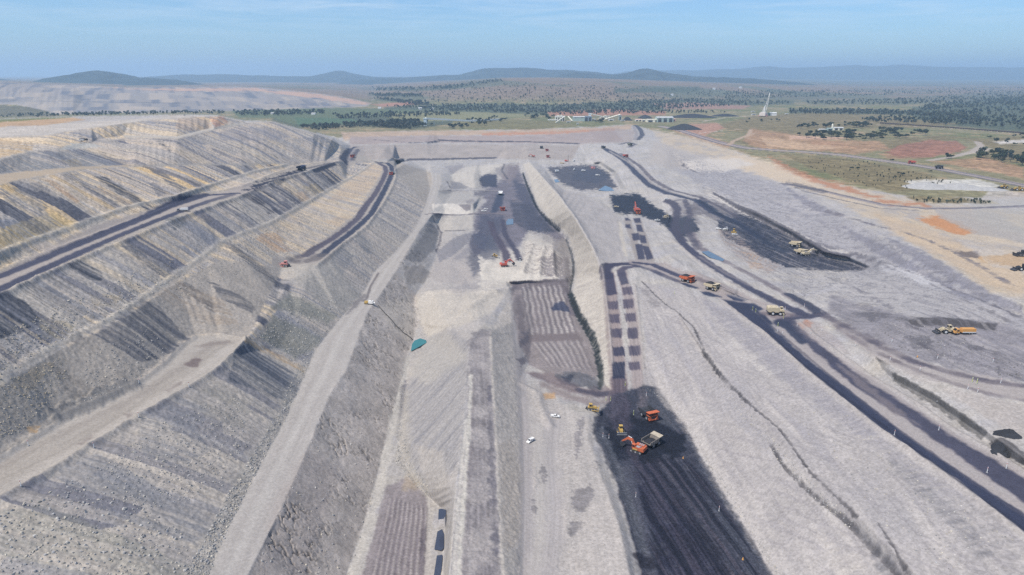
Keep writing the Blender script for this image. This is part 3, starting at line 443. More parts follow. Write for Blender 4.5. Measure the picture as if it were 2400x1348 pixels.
P([(1180,388),(1215,385),(1215,400),(1195,430),(1170,410)],(140,130,132),5,6,14,.7)
R([(1150,520),(1160,550),(1175,575),(1186,595),(1188,612)],9.5,(92,84,96),.92,2,1.5,seed=80,tracks=.08); R([(1178,515),(1182,545),(1195,568),(1210,590),(1217,608)],7.5,(84,80,94),.92,2,1.5,seed=81,tracks=.08)
R([(1000,502),(1060,505),(1120,500),(1160,500),(1190,505)],6,(124,116,120),.8,1.5,1.5,seed=82,marg=14); R([(1015,450),(1080,450),(1140,446),(1175,448)],5,(168,162,158),.7,1.5,1.5,seed=83,marg=14)
# blast pattern floor beside the ditch
z2=[(1197,664),(1330,659),(1338,690),(1352,745),(1395,815),(1408,880),(1380,895),(1300,885),(1240,855),(1215,800),(1203,730)]
P(z2,(146,137,137),4,3,10,.95,cls=0,var=.08); P([(1197,660),(1330,655),(1338,690),(1350,740),(1335,740),(1325,690),(1200,680)],(108,102,110),4,4,10,.7)
def blast(px,n,vrow,ww,seed,c_d=(112,105,110),c_p=(208,201,195),a=.9,ndots=26):
    # rows of drill holes: each hole has a small pale cone of cuttings; rows fan between the first and last edge
    s,m=polym(px,5,2,10,seed); (a0,b0),(a1,b1)=px[0],px[1]; (a3,b3),(a2,b2)=px[-1],px[-2]
    tl=wpts([(a0,b0)])[0]; tr=wpts([(a1,b1)])[0]; bl=wpts([(a3,b3)])[0]; br=wpts([(a2,b2)])[0]
    x=XF[s]; y=YF[s]; t=np.clip((y-bl[1])/(tl[1]-bl[1]+1e-6),-.2,1.2); lx=bl[0]+(tl[0]-bl[0])*t; rx=br[0]+(tr[0]-br[0])*t
    q=(x-lx)/(rx-lx)*n+.18*fbm(x,y,20,seed,2); fr=q-np.floor(q); ri=np.floor(q)
    rowp=np.exp(-((fr-.5)/.26)**2); r_l=abs(tl[1]-bl[1])/ndots; p=y/r_l+.3*hash01(ri,ri*0,seed); fp_=p-np.floor(p)
    cell=hash01(ri,np.floor(p),seed+2); dot=np.exp(-((fr-.5)/.30)**2-((fp_-.5)/.34)**2)*(cell>.10)
    blend(s,m*a*np.clip(1-rowp*1.2,0,1)*(.55+.45*hash01(ri,ri*0+3,seed)),c_d); blend(s,m*a*np.clip(rowp*.45+dot*.75,0,1)*(.6+.4*fbm(x,y,40,seed+4,2)).clip(.3,1),c_p)
    DZ[s]+=m*dot*.55
blast([(1220,672),(1318,668),(1352,780),(1242,788)],8,0,0,300,ndots=24); blast([(1245,802),(1362,796),(1392,872),(1286,858)],8,0,0,320,a=.55,ndots=13)
P([(1228,785),(1355,780),(1365,797),(1240,802)],(122,112,114),4,3,8,.8,cls=1)
R([(1213,690),(1222,760),(1235,820)],6,(120,112,116),.6,2,2,seed=90)
for px in ([(1298,712),(1318,706),(1332,720),(1336,732),(1300,728)],[(1290,722),(1300,716),(1312,726),(1296,730)]): P(px,(62,68,92),2,2,4,.8)
for px in ([(1215,800),(1238,785),(1240,800),(1220,815)],[(1212,840),(1232,835),(1235,850),(1220,860)],[(1222,780),(1240,775),(1238,790)]): P(px,(104,100,108),3,5,4,.7)
P([(1300,880),(1330,872),(1360,870),(1395,885),(1412,900),(1405,915),(1380,912),(1340,905),(1310,900)],(104,104,110),4,6,6,.85,var=.15); P([(1318,884),(1345,878),(1335,900),(1322,895)],(62,66,80),3,4,5,.8)
R([(1430,912),(1405,924),(1370,920),(1330,905),(1290,890),(1262,880)],14,(112,98,102),.7,4,3,tracks=.12,seed=91); R([(1440,920),(1400,925),(1360,915)],7,(84,78,88),.8,2,2,tracks=.1,seed=92); R([(1440,940),(1390,945),(1330,930),(1280,905)],9,(134,120,120),.6,3,3,tracks=.1,seed=93)
P([(1270,925),(1300,920),(1302,932),(1278,936)],(196,158,118),3,3,5,.8)
# ditch and pale ridge
P([(1240,380),(1275,420),(1310,460),(1350,520),(1385,580),(1405,622),(1415,680),(1426,753),(1434,852),(1438,917),(1418,905),(1412,860),(1400,812),(1365,753),(1344,700),(1344,680),(1352,640),(1348,607),(1335,560),(1318,538),(1290,517),(1258,474),(1236,410),(1225,385)],(196,188,178),3,2,12,.97,cls=0,var=.04)
P([(1275,420),(1310,440),(1370,457),(1435,494),(1452,514),(1462,560),(1470,612),(1405,622),(1385,580),(1350,520),(1310,460)],(176,170,168),5,4,14,.9,cls=0,var=.05)
s,m=polym([(1280,440),(1330,500),(1395,600),(1425,800),(1430,900),(1415,880),(1350,700),(1350,610),(1300,520)],8,4,12,99)
qx=XF[s]+.7*YF[s]; blend(s,m*np.clip(pn(qx/2.6,(YF[s]-XF[s])/50,94),0,1)*.45,(158,150,146))
R([(1226,408),(1236,440),(1251,474),(1266,500),(1281,517),(1300,534),(1311,542)],3.2,(52,54,60),.9,1,1.5,6,seed=95,cls=None,vary=.5,marg=14); R([(1326,562),(1337,590),(1344,620),(1344,645),(1338,672),(1335,690)],2.6,(66,68,72),.85,.8,.8,6,seed=96,cls=None,marg=14); R([(1336,690),(1348,722),(1362,748),(1384,785),(1396,815),(1404,855),(1408,885)],4.0,(48,54,58),.95,1,1.4,6,seed=97,cls=None,marg=16); R([(1405,860),(1410,890),(1406,912)],3,(70,74,74),.8,1,1,6,seed=98,cls=None,marg=16)
# ramp with watered squares
R([(1445,960),(1450,900),(1446,850),(1440,790),(1436,735),(1430,680),(1424,640)],12,(152,138,136),.9,1.5,1,tracks=.1,seed=110); R([(1530,965),(1500,940),(1494,880),(1490,820),(1484,760),(1474,700),(1462,660),(1458,630)],9,(160,148,146),.85,1.5,1,tracks=.1,seed=111)
R([(1448,1000),(1452,940),(1450,890)],11,(100,88,96),.85,2,1.5,tracks=.14,seed=112)
for a_,b_,w_,h_,c_ in ((1436,716,25,18,0),(1438,747,27,19,0),(1444,781,28,20,1),(1450,824,28,20,2),(1450,868,29,37,3),(1470,682,23,17,0),(1473,712,25,20,0),(1478,744,25,18,0),(1483,781,25,24,1),(1488,822,28,22,1),(1487,858,27,18,0)):
    c=((88,80,94),(82,76,90),(62,60,78),(52,54,72))[c_]; sq=[(a_-w_/2-1,b_-h_/2),(a_+w_/2-1,b_-h_/2-1.5),(a_+w_/2+1,b_+h_/2),(a_-w_/2+1,b_+h_/2+1)]
    s,m=polym(sq,1.6,1.6,5,a_); kx=pn(XF[s]/.8,YF[s]/26,a_); dd=psdf(sq,s)
    m=sstep(-2.2,2.2,dd+2.6*kx*(np.abs(VF[s]-b_)>h_*.3)); blend(s,m*(.80+.16*np.clip(kx,-1,1)),c); CLS[s][m>.5]=1
P([(1411,645),(1437,640),(1446,690),(1419,694)],(78,72,88),2,1,6,.92,cls=1); P([(1446,640),(1464,636),(1474,665),(1456,668)],(84,80,94),2,1,6,.9,cls=1)
R([(1424,650),(1419,632),(1428,622),(1450,619),(1490,618)],11,(72,68,84),.95,1.5,1,seed=113); R([(1458,645),(1456,634),(1466,627),(1490,624)],8,(88,82,96),.9,1.5,1,seed=114)
R([(1500,612),(1493,590),(1486,565),(1478,540),(1470,515)],9,(158,150,146),.9,1.5,1,seed=115); R([(1525,612),(1515,580),(1505,548),(1495,516)],9,(158,150,146),.9,1.5,1,seed=116); R([(1452,520),(1458,560),(1468,600)],4,(206,196,180),.7,2,1.5,seed=117)
for px in ([(1488,572),(1505,572),(1512,608),(1496,608)],[(1480,548),(1496,546),(1502,563),(1484,564)],[(1466,526),(1476,525),(1480,536),(1466,534)],[(1464,512),(1472,510),(1478,517),(1466,517)],[(1484,512),(1500,511),(1503,522),(1488,522)],[(1490,526),(1503,528),(1508,543),(1494,543)],[(1498,550),(1512,552),(1516,570),(1502,570)],[(1505,576),(1520,578),(1532,606),(1516,610)]): P(px,(76,74,90),1.6,1.2,6,.9,cls=1)
R([(1500,616),(1535,622),(1570,640),(1610,655),(1650,668),(1700,690),(1760,715),(1830,742)],24,(164,154,152),.9,2,2,seed=120)
R([(1490,616),(1530,620),(1560,634),(1600,650)],8,(74,72,90),.9,1.2,1,seed=121,tracks=.08); R([(1490,622),(1530,634),(1560,648),(1590,660)],7,(80,78,94),.85,1.2,1,seed=122,tracks=.08,vary=.4); R([(1600,650),(1650,664),(1690,680),(1720,692)],5,(104,96,104),.8,1.2,1,seed=123,tracks=.1)
for px in ([(1593,664),(1607,664),(1640,675),(1630,676),(1612,673)],[(1641,684),(1660,684),(1692,696),(1672,696),(1655,693)],[(1702,692),(1730,693),(1756,704),(1738,707),(1718,703)],[(1742,711),(1768,712),(1790,725),(1776,730),(1756,723)]): P(px,(62,66,86),1.8,1.4,6,.93,cls=1)
# main twin road, lower right
RLm=[(1688,707),(1793,780),(1885,864),(2062,1004),(2237,1123),(2395,1247),(2850,1610)]; RRm=[(1863,751),(1955,828),(2045,887),(2162,965),(2228,1010),(2400,1108),(2850,1385)]
P(RLm+RRm[::-1],(166,158,157),4,2,10,.95,cls=1,var=.04)
P([(1690,702),(1740,708),(1793,738),(1851,803),(1951,881),(2126,1022),(2301,1139),(2400,1200),(2850,1500),(2850,1560),(2400,1246),(2243,1124),(2068,1006),(1892,866),(1790,778),(1730,735)],(62,64,82),3,2,8,.95,cls=1,var=.06)
P([(1828,755),(1862,752),(1900,790),(2030,893),(2155,968),(2225,1020),(2400,1120),(2850,1405),(2850,1470),(2400,1178),(2243,1066),(2108,972),(2000,905),(1890,805)],(70,68,84),4,4,10,.85,cls=1,var=.1)
P([(1960,850),(2010,880),(2110,960),(2160,1000),(2100,968),(2010,905)],(150,140,140),5,5,10,.5); R([(1810,762),(1900,840),(2060,955),(2250,1092),(2400,1190)],4,(176,170,168),.9,2,1.5,seed=130,cls=1)
R([(1830,757),(1842,748),(1870,742),(1900,742),(1922,737)],11,(72,70,86),.9,2,1.5,seed=131); R([(1795,735),(1820,742),(1860,738)],10,(120,110,116),.7,3,2,tracks=.12,seed=132); R([(1832,755),(1845,775),(1870,800)],11,(66,68,84),.9,2,1.5,seed=133)
P([(1872,760),(1890,750),(1905,755),(1900,768),(1880,770)],(186,130,104),3,3,5,.8); P([(1860,760),(1905,748),(1960,790),(1990,830),(1940,815),(1890,790)],(160,150,150),6,4,10,.5)
R([(1575,535),(1600,570),(1625,592),(1665,620),(1710,648),(1760,678),(1820,708),(1880,735)],9.5,(76,74,90),.93,1.6,1.4,seed=140,tracks=.08); R([(1620,545),(1640,580),(1670,598),(1730,628),(1790,660),(1850,694),(1900,722),(1922,736)],8,(110,102,110),.75,2,1.6,seed=141,tracks=.12,vary=.4); R([(1640,602),(1700,640),(1760,670)],5,(150,144,146),.5,2,1,seed=142,tracks=.08); R([(1850,690),(1890,712),(1920,732)],9,(70,70,84),.85,1.5,1.2,seed=143)
R([(1418,349),(1440,360),(1462,375),(1478,390),(1492,407),(1525,436),(1567,453),(1633,470),(1671,498),(1725,520),(1780,555)],12,(72,74,90),.92,2,1.6,seed=150,tracks=.06,marg=24); R([(1455,360),(1480,376),(1500,390),(1530,422),(1575,446),(1640,462),(1690,486),(1730,510)],8,(92,88,98),.85,2,1.6,seed=151,tracks=.08,marg=24,vary=.3); R([(1428,354),(1470,378),(1500,402),(1528,430),(1570,450),(1630,466)],5,(160,154,152),.8,1.6,1.2,seed=152,marg=24)
R([(1640,470),(1690,505),(1740,530),(1800,570),(1840,590)],10,(54,58,72),.8,4,4,10,seed=153,cls=2)
R([(1562,470),(1578,476),(1588,490),(1586,508),(1580,522),(1586,545),(1600,565)],11,(84,80,92),.9,2,1.5,seed=154); R([(1605,470),(1614,490),(1618,505),(1608,525),(1608,540),(1622,560),(1636,585)],8,(84,80,92),.8,2,1.5,seed=155,vary=.3); R([(1575,472),(1600,468),(1630,466)],5,(96,92,100),.8,1.5,1,seed=156)
R([(1490,294),(1500,303),(1506,316),(1495,328)],14,(80,80,92),.85,2,3,20,seed=157,marg=16); R([(1484,296),(1492,312),(1488,328)],10,(150,144,146),.8,2,3,20,seed=158,marg=16); R([(1455,338),(1470,334),(1490,338),(1475,345)],10,(84,82,94),.8,2,3,20,seed=159,marg=14)
# upper right bench roads
N1=[(1925,739),(1990,780),(2060,825),(2150,862),(2250,888),(2330,905),(2400,918),(2850,985)]
P([(1925,730),(2000,772),(2070,811),(2150,842),(2250,869),(2400,903),(2850,962),(2850,1002),(2400,938),(2250,908),(2150,883),(2060,842),(1990,793)],(172,164,161),4,3,10,.9,cls=1,var=.04)
R([(1925,735),(1995,772),(2070,815),(2150,850),(2240,876),(2320,895),(2400,905)],6,(92,86,96),.85,1.6,1.6,seed=160,tracks=.12,vary=.4); R([(1930,744),(2000,792),(2075,835),(2160,872),(2230,897),(2310,922),(2400,940)],4,(110,102,108),.7,1.4,1.4,seed=161,tracks=.1,vary=.6)
P([(1990,812),(2080,850),(2150,890),(2250,915),(2400,950),(2420,1040),(2350,1000),(2200,905),(2100,860),(2050,840)],(178,170,165),6,5,12,.8,var=.05)
P([(2090,874),(2110,880),(2184,918),(2250,962),(2301,998),(2318,1012),(2300,1030),(2240,985),(2180,945),(2100,898)],(112,110,110),2,5,5,.85,var=.25); P([(2320,1040),(2345,1020),(2400,1060),(2420,1090),(2390,1090),(2350,1062)],(92,90,92),3,6,5,.8,var=.25)
R([(1842,431),(1921,446),(1992,463),(2067,480),(2171,488),(2275,488),(2400,484),(2850,480)],11,(140,134,142),.7,2,2,10,seed=170,marg=18); R([(1830,430),(1900,440),(1992,461),(2067,478),(2171,490),(2275,488),(2400,482),(2850,476)],4,(96,94,104),.8,1.2,1.2,10,seed=171,marg=18); R([(1880,447),(1960,466),(2060,488),(2150,493)],3.5,(104,102,110),.7,1.2,1.2,10,seed=172,marg=18)
P([(1835,426),(1880,432),(1945,450),(1920,452),(1870,440)],(96,94,102),3,5,10,.7)
HR=[(1548,296),(1590,304),(1640,320),(1690,335),(1750,347),(1830,353),(1900,357),(1980,364),(2060,375),(2140,386),(2200,396),(2290,413),(2400,435),(2850,520)]
R(HR,30,(168,156,154),.9,3,2,20,seed=180,marg=20); R([(a,b-2) for a,b in HR],6,(104,100,110),.8,2,1.5,20,seed=181,tracks=.1,marg=18); R([(a,b+3) for a,b in HR],6,(92,90,102),.8,2,1.5,20,seed=182,tracks=.1,marg=18)
R([(2180,376),(2240,366),(2280,355),(2300,342),(2290,332)],16,(184,172,164),.9,3,3,20,seed=183,marg=16); R([(2260,362),(2300,356),(2320,348)],10,(196,184,174),.8,3,3,20,seed=184,marg=16)
R([(1700,302),(1760,304),(1755,316),(1720,330),(1708,340)],12,(190,166,146),.9,3,3,20,seed=185,marg=14); R([(1640,312),(1700,306),(1750,306)],7,(206,194,184),.9,3,3,20,seed=186,marg=14); R([(1770,312),(1745,322),(1770,328),(1830,340)],8,(188,164,142),.8,3,3,20,seed=187,marg=14)
R([(1650,284),(1700,276),(1760,272),(1800,270)],14,(190,178,166),.8,4,4,30,seed=188,marg=12); R([(2045,292),(2120,295),(2220,301),(2320,308),(2400,315),(2850,345)],9,(184,166,150),.85,3,3,30,seed=189,marg=14); R([(1940,285),(2000,282),(2045,288)],9,(186,160,140),.7,3,3,30,seed=190,marg=14)
P([(2325,332),(2400,327),(2420,335),(2345,338)],(214,206,200),2,2,20,.9); P([(2300,470),(2420,462),(2420,455),(2320,440)],(186,178,172),3,3,14,.8); P([(2120,424),(2170,421),(2290,420),(2350,436),(2300,446),(2240,446),(2150,440)],(212,208,202),3,3,12,.9)
# lower right wall
W1=[(1507,905),(1515,810),(1500,690),(1510,663),(1600,680),(1690,712),(1790,785),(1880,868),(2055,1008),(2230,1130),(2390,1255),(2850,1620),(1950,1630),(1809,1348),(1709,1180),(1610,1004),(1569,952)]
P(W1,(178,172,170),5,4,16,.97,cls=0,var=.04)
s,m=polym(W1,6,3,12,200); x=XF[s]; y=YF[s]
qa=x*.8+y*.45; qb=y*.8-x*.45; qc=x+.03*y+1.8*fbm(x,y,36,211,3)
blend(s,m*np.clip(pn(qb/2.5,qa/40,201)*.9+.4*pn(qb/6,qa/60,202),0,1)*.30,(158,153,156)); blend(s,m*np.clip(fbm(x,y,46,203,4)*1.2-.1,0,1)*.5,(170,166,168)); blend(s,m*np.clip(pn(qb/1.6,qa/22,206)*1.3-.3,0,1)*.3,(196,189,184))
blend(s,m*sstep(.45,.65,fbm(x,y,5.5,208,3))*.25,(150,146,148)); blend(s,m*sstep(.1,.5,pn(qc/2.2,y/60,212)+.35*pn(qc/1.0,y/40,213))*.38,(154,149,151)); blend(s,m*sstep(.1,.6,pn(qc/5.5,y/70,214))*.5,(196,189,184)); blend(s,m*sstep(.2,.6,pn(qc/9,y/110,215))*.5,(164,160,164)); blend(s,m*sstep(.36,.5,pn((x*.55+y*.3)/1.6+.4*fbm(x,y,9,209,2),(y-x)/60,210))*.35,(152,147,150))
for px,c,a in (([(1640,700),(1720,745),(1800,800),(1880,880),(2060,1020),(2000,1010),(1850,890),(1760,820),(1680,750)],(156,152,158),.7),([(2080,1075),(2140,1100),(2200,1160),(2260,1220),(2330,1300),(2300,1310),(2200,1210),(2120,1130)],(128,126,130),.75),([(2230,1150),(2300,1190),(2400,1280),(2400,1330),(2330,1290)],(150,146,148),.5),([(1500,680),(1520,680),(1560,720),(1530,720)],(120,116,120),.6),([(1640,870),(1700,900),(1760,980),(1850,1080),(1800,1060),(1700,960)],(176,172,176),.5),  # grey roadside band puts the wall's slope shade into the colour
 ([(2000,1230),(2030,1250),(2120,1348),(2200,1450),(2150,1450),(2060,1340)],(120,119,124),.75),([(1700,780),(1760,820),(1840,880),(1800,880),(1730,830)],(204,198,192),.6),([(1900,1230),(2000,1300),(2030,1348),(1960,1348)],(204,196,188),.6)): P(px,c,7,9,10,a,seed=int(px[0][0])%97,streak=.7)
for k,(px,wd) in enumerate((([(1505,660),(1534,689),(1560,712),(1592,735),(1627,765)],2.2),([(1627,765),(1651,823),(1680,864),(1710,898),(1744,934)],2.6),([(1744,934),(1790,975),(1826,1004),(1860,1050),(1900,1105),(1960,1165),(2009,1209)],2.0),([(1804,1039),(1834,1086),(1870,1125),(1927,1180)],2.6),([(1927,1180),(1970,1212),(2009,1250),(2060,1305),(2097,1343),(2180,1440)],2.4),([(2060,1230),(2100,1290),(2130,1348)],1.6))): R(px,wd*.55,(84,82,86),.9,.5,.8,3,seed=210+k,cls=None,vary=.45,dz=-.7)  # ledge and gully lines are notched, their shade also painted dark
# lower coal pit
pit=[(1440,925),(1507,905),(1546,911),(1569,952),(1610,1004),(1651,1086),(1709,1180),(1768,1273),(1809,1348),(1950,1630),(1540,1630),(1502,1348),(1488,1291),(1470,1221),(1438,1121),(1420,1075),(1393,1022),(1397,981)]
P(pit,(70,69,78),4,4,9,1,cls=2,var=.1)
P([(1480,1080),(1530,1080),(1600,1200),(1700,1348),(1820,1600),(1640,1600),(1540,1348),(1500,1200)],(54,52,66),8,6,10,.8,var=.2); s,m=polym(pit,4,4,9,260); x=XF[s]; y=YF[s]; q1=x+.185*y; 
blend(s,m*np.clip(pn(q1/1.3,y/70,261)*1.1+.5*pn(q1/4,y/90,262)-.1,0,1)*.5,(104,94,102)); blend(s,m*np.clip(pn(q1/2.1,y/50,263)*1.2-.15,0,1)*.6,(44,43,52)); blend(s,m*sstep(.25,.5,fbm(x,y,6,264,4))*.5,(94,90,96))
P([(1420,1000),(1460,960),(1500,980),(1560,990),(1610,1030),(1600,1070),(1500,1085),(1430,1070)],(36,38,48),5,12,7,.9,var=.25)
P([(1507,905),(1546,911),(1569,952),(1610,1004),(1590,1010),(1540,990),(1515,960)],(88,88,94),5,5,8,.7); P([(1440,1090),(1475,1090),(1530,1250),(1545,1348),(1510,1348),(1470,1221)],(92,90,98),6,5,8,.75); P([(1620,1080),(1660,1110),(1770,1290),(1830,1400),(1790,1400),(1700,1250)],(84,84,92),5,5,8,.7)
R([(1470,940),(1462,990),(1480,1060),(1520,1130),(1580,1240),(1640,1348)],4,(78,70,80),.7,2,2,tracks=.15,seed=230,cls=None); R([(1540,1080),(1600,1180),(1680,1300),(1740,1400)],5,(40,38,48),.6,2.5,3,tracks=.15,seed=231,cls=None); R([(1570,1080),(1640,1190),(1720,1320)],3,(92,88,96),.5,1.5,2,seed=232,cls=None,vary=.7); R([(1500,1100),(1560,1220),(1620,1348)],2.5,(88,82,90),.5,1.5,2,seed=233,cls=None,vary=.5)
P([(1480,1300),(1530,1305),(1545,1330),(1500,1340)],(44,42,50),5,6,6,.7); R([(1500,960),(1510,940),(1500,915)],6,(126,114,116),.5,2,2,tracks=.15,seed=234,cls=None); R([(1455,1000),(1450,960),(1448,930)],12,(88,78,88),.6,3,2,tracks=.15,seed=235,cls=None)
# lower blast floor by the camera
fl=[(905,1140),(965,1120),(1000,1165),(1006,1215),(1000,1348),(990,1630),(800,1630),(850,1348)]
P(fl,(146,138,140),4,4,8,.95,cls=0,var=.06); blast([(912,1165),(1002,1190),(985,1640),(800,1640)],9,0,0,340,c_d=(116,108,114),c_p=(178,171,168),a=.75,ndots=60)
P([(955,1105),(985,1130),(975,1150),(940,1150)],(186,168,142),5,5,6,.5); P([(985,1250),(1000,1230),(1005,1348),(985,1348)],(96,90,98),4,5,5,.6)
P([(1003,1175),(1018,1180),(1008,1348),(1000,1500),(985,1500),(994,1348)],(186,180,174),3,3,5,.85)
# rubble tint at dump toes, far mine across the valley
for px in ([(488,1348),(588,1132),(666,988),(715,877),(738,822),(700,860),(630,1000),(540,1150),(430,1348)],[(940,905),(926,1081),(1000,1165),(1010,1150),(965,1080),(955,920)]): P(px,(176,170,162),10,8,8,.6,var=.12)
fm=[(-420,186),(0,192),(100,196),(300,205),(450,204),(540,203),(620,206),(700,214),(800,226),(870,243),(860,250),(600,258),(300,266),(120,268),(110,262),(40,246),(-420,236)]
P(fm,(158,152,152),2,2,80,.95,cls=3); s,m=polym(fm,2,1,50,250); x=XF[s]; y=YF[s]; vv=VF[s]+.012*UF[s]; tb=np.floor(vv/9+.5*fbm(x,y,400,256,2)); xo=x+y*.5+hash01(tb,tb*0,255)*400
blend(s,m*sstep(.0,.5,pn(xo/70,tb*7.3,251)+.4*pn(xo/26,tb*3.1,254))*.75,(112,116,130)); blend(s,m*sstep(.1,.5,pn(xo/95,tb*5.7+9,257))*.6,(196,180,164)); blend(s,m*sstep(.25,.0,np.abs(vv/9+.5*fbm(x,y,400,256,2)-tb-.5))*.0,(190,180,170)); R([(0,236),(150,238),(300,240),(430,242)],26,(112,114,124),.7,8,10,80,cls=None,marg=12); blend(s,m*sstep(.2,.6,fbm(x,y,500,258,4))*.5,(186,174,164))
for px in ([(240,204),(330,208),(520,207),(600,206),(640,212),(540,214),(380,213)],[(600,212),(700,215),(800,228),(870,243),(850,246),(760,232),(660,222)]): P(px,(208,170,148),2,3,80,.8)
P([(-420,236),(0,246),(60,250),(115,262),(120,272),(-420,277)],(112,108,92),2,2,40,.95,cls=4,var=.1)

# second pass: ledges, cut lines and mid-pit details
LN=((108,106,114),.85)
for k,(px,wd,c,a) in enumerate((([(1936,494),(2040,525),(2110,543),(2172,562),(2240,592),(2303,627),(2370,668)],5,(112,108,116),.8),([(1883,560),(1960,585),(2040,606),(2107,627),(2190,660),(2290,700),(2400,745)],3.0,(104,102,110),.8),([(1760,505),(1850,535),(1950,578),(2060,620),(2160,655)],2.4,(118,115,122),.7),([(1800,470),(1880,500),(1960,535),(2060,580)],5,(140,137,144),.7),([(2150,650),(2230,690),(2330,735),(2400,772)],2.5,(118,115,120),.7),
 ([(2010,640),(2090,668),(2170,708),(2240,728)],3,(150,147,150),.7),([(1700,412),(1780,440),(1860,470)],2.6,(136,132,138),.7),([(1596,386),(1612,394),(1634,405)],6,(98,95,102),.9),([(1560,420),(1620,436),(1700,452),(1780,480)],2.4,(132,128,134),.6),([(1940,650),(1990,668),(2050,700),(2090,722)],3.5,(116,113,120),.7),([(1850,655),(1930,680),(2000,725)],2.2,(150,146,148),.6),
 ([(2030,745),(2110,780),(2190,822),(2290,855),(2400,890)],3,(112,109,116),.7),([(2080,735),(2160,775),(2260,810),(2400,850)],2.4,(106,103,110),.7),([(2250,800),(2320,822),(2400,845)],4,(98,96,104),.7),([(2130,795),(2180,820),(2200,838)],4,(92,90,98),.7),([(1530,540),(1560,590),(1600,620)],2,(150,146,146),.6))):
    R(px,wd,c,a,.9,2.2,7,seed=600+k,cls=None,vary=.9,marg=22)
P([(2240,560),(2400,600),(2420,640),(2330,625)],(192,184,178),4,7,14,.5); P([(2085,622),(2150,642),(2200,665),(2160,668)],(206,203,204),2,6,6,.7)
P([(1262,612),(1300,598),(1332,604),(1340,655),(1290,655),(1270,640)],(138,131,132),3,7,7,.85,var=.12); s,m=polym([(1225,565),(1300,575),(1330,640),(1300,655),(1230,650)],4,5,8,620); q1=XF[s]+.8*YF[s]; blend(s,m*sstep(.05,.4,pn(q1/3,(YF[s]-XF[s])/40,621))*.7,(150,142,140)); blend(s,m*sstep(.15,.45,pn(q1/2.2,(YF[s]-XF[s])/30,622))*.7,(214,206,196))
P([(1195,470),(1245,480),(1290,530),(1300,545),(1240,545),(1205,520)],(82,82,94),4,6,10,.7,var=.15); R([(1225,405),(1240,445),(1258,488),(1285,520),(1311,543)],3.4,(40,42,48),.9,.8,1.2,6,seed=630,cls=None,vary=.35,marg=14)
for px in ([(1055,425),(1090,422),(1100,432),(1060,440)],[(1045,392),(1085,385),(1090,400),(1060,408)],[(1160,395),(1185,390),(1190,405),(1168,412)],[(1090,470),(1110,466),(1112,476),(1095,478)]): P(px,(146,141,144),3,4,10,.7)
R([(1052,470),(1080,470),(1110,470)],3,(120,116,118),.7,1,2,8,seed=640,cls=None,marg=12)
R([(1826,768),(1850,790),(1900,838),(1990,905),(2062,958),(2250,1096),(2400,1194),(2800,1480)],5.0,(172,164,162),.95,1.2,1.2,seed=650,cls=1)
R([(1795,770),(1860,835),(1960,915),(2100,1020),(2300,1168),(2480,1300)],1.6,(52,52,66),.6,.8,.8,seed=651,cls=1); R([(1760,724),(1850,800),(1960,893),(2110,1010),(2290,1136),(2480,1262)],1.8,(92,88,98),.6,.8,.8,seed=652,cls=1)
for px,h_ in (([(1690,704),(1790,780),(1880,862),(2055,1004),(2230,1125),(2390,1250),(2700,1480)],1.3),([(1868,752),(1960,827),(2050,887),(2170,962),(2235,1007),(2400,1107),(2700,1290)],1.3),([(1411,624),(1417,677),(1426,753),(1434,852)],1.3),([(1488,668),(1496,735),(1504,806),(1508,864)],1.1),([(1556,622),(1640,665),(1700,688),(1800,722)],1.1),([(1575,562),(1640,617),(1700,657),(1760,692)],1.1)): bump(px,1.6,h_,seed=int(px[0][0]),c=(176,168,164),a=.7)

P([(645,626),(720,616),(745,640),(705,668),(665,658)],(184,177,169),5,9,7,.8,var=.06)
P([(1393,1022),(1420,1075),(1440,1121),(1475,1221),(1500,1300),(1522,1300),(1492,1200),(1462,1110),(1440,1060),(1412,1000)],(96,96,102),4,6,6,.8,var=.15)
for px,wd,h_ in (([(985,690),(1040,682),(1100,682),(1165,690)],6,2.2),([(1052,768),(1100,722),(1150,692),(1193,678)],5,2.4),([(1250,575),(1240,600),(1225,640)],3,2.6),([(1275,580),(1268,610),(1262,650)],3,3.2),([(1295,588),(1296,615),(1300,652)],3,3.2),([(1012,504),(1060,505),(1110,507)],4,1.6),([(1020,450),(1110,449)],4,1.6),([(1245,395),(1285,440),(1325,500),(1365,570),(1395,615)],7,2.0),([(1290,430),(1340,500),(1390,590)],4,1.2),([(1130,640),(1150,610),(1165,590)],5,2.0),([(1199,664),(1260,658),(1330,655)],3,1.5),([(1226,905),(1262,925),(1270,960),(1290,1000)],3,1.5),([(1399,981),(1396,1022),(1423,1075),(1440,1121),(1475,1221),(1493,1291),(1500,1348),(1540,1600)],2.5,1.5)):
    bump(px,wd,h_,seed=int(px[0][0])+3)
P([(1640,695),(1700,722),(1800,795),(1890,885),(2070,1030),(2250,1160),(2210,1165),(2030,1040),(1850,905),(1760,830),(1680,755)],(150,146,151),7,10,9,.6,seed=701,streak=.9); P([(1520,810),(1570,900),(1660,1040),(1760,1200),(1850,1348),(1810,1348),(1700,1180),(1600,1000),(1540,920)],(196,189,184),8,10,12,.6); P([(1600,770),(1660,850),(1720,930),(1810,1040),(1780,1050),(1690,950),(1620,850)],(160,156,158),5,8,9,.6,streak=.8)  # slope shading painted as bands: lighter lower face, darker bench and roadside
s,m=polym([(1490,1080),(1560,1075),(1625,1085),(1740,1250),(1830,1400),(1900,1600),(1560,1600),(1530,1300)],8,5,9,720); x=XF[s]; y=YF[s]; q1=x+.185*(y-300)+.8*fbm(x,y,24,724,2)
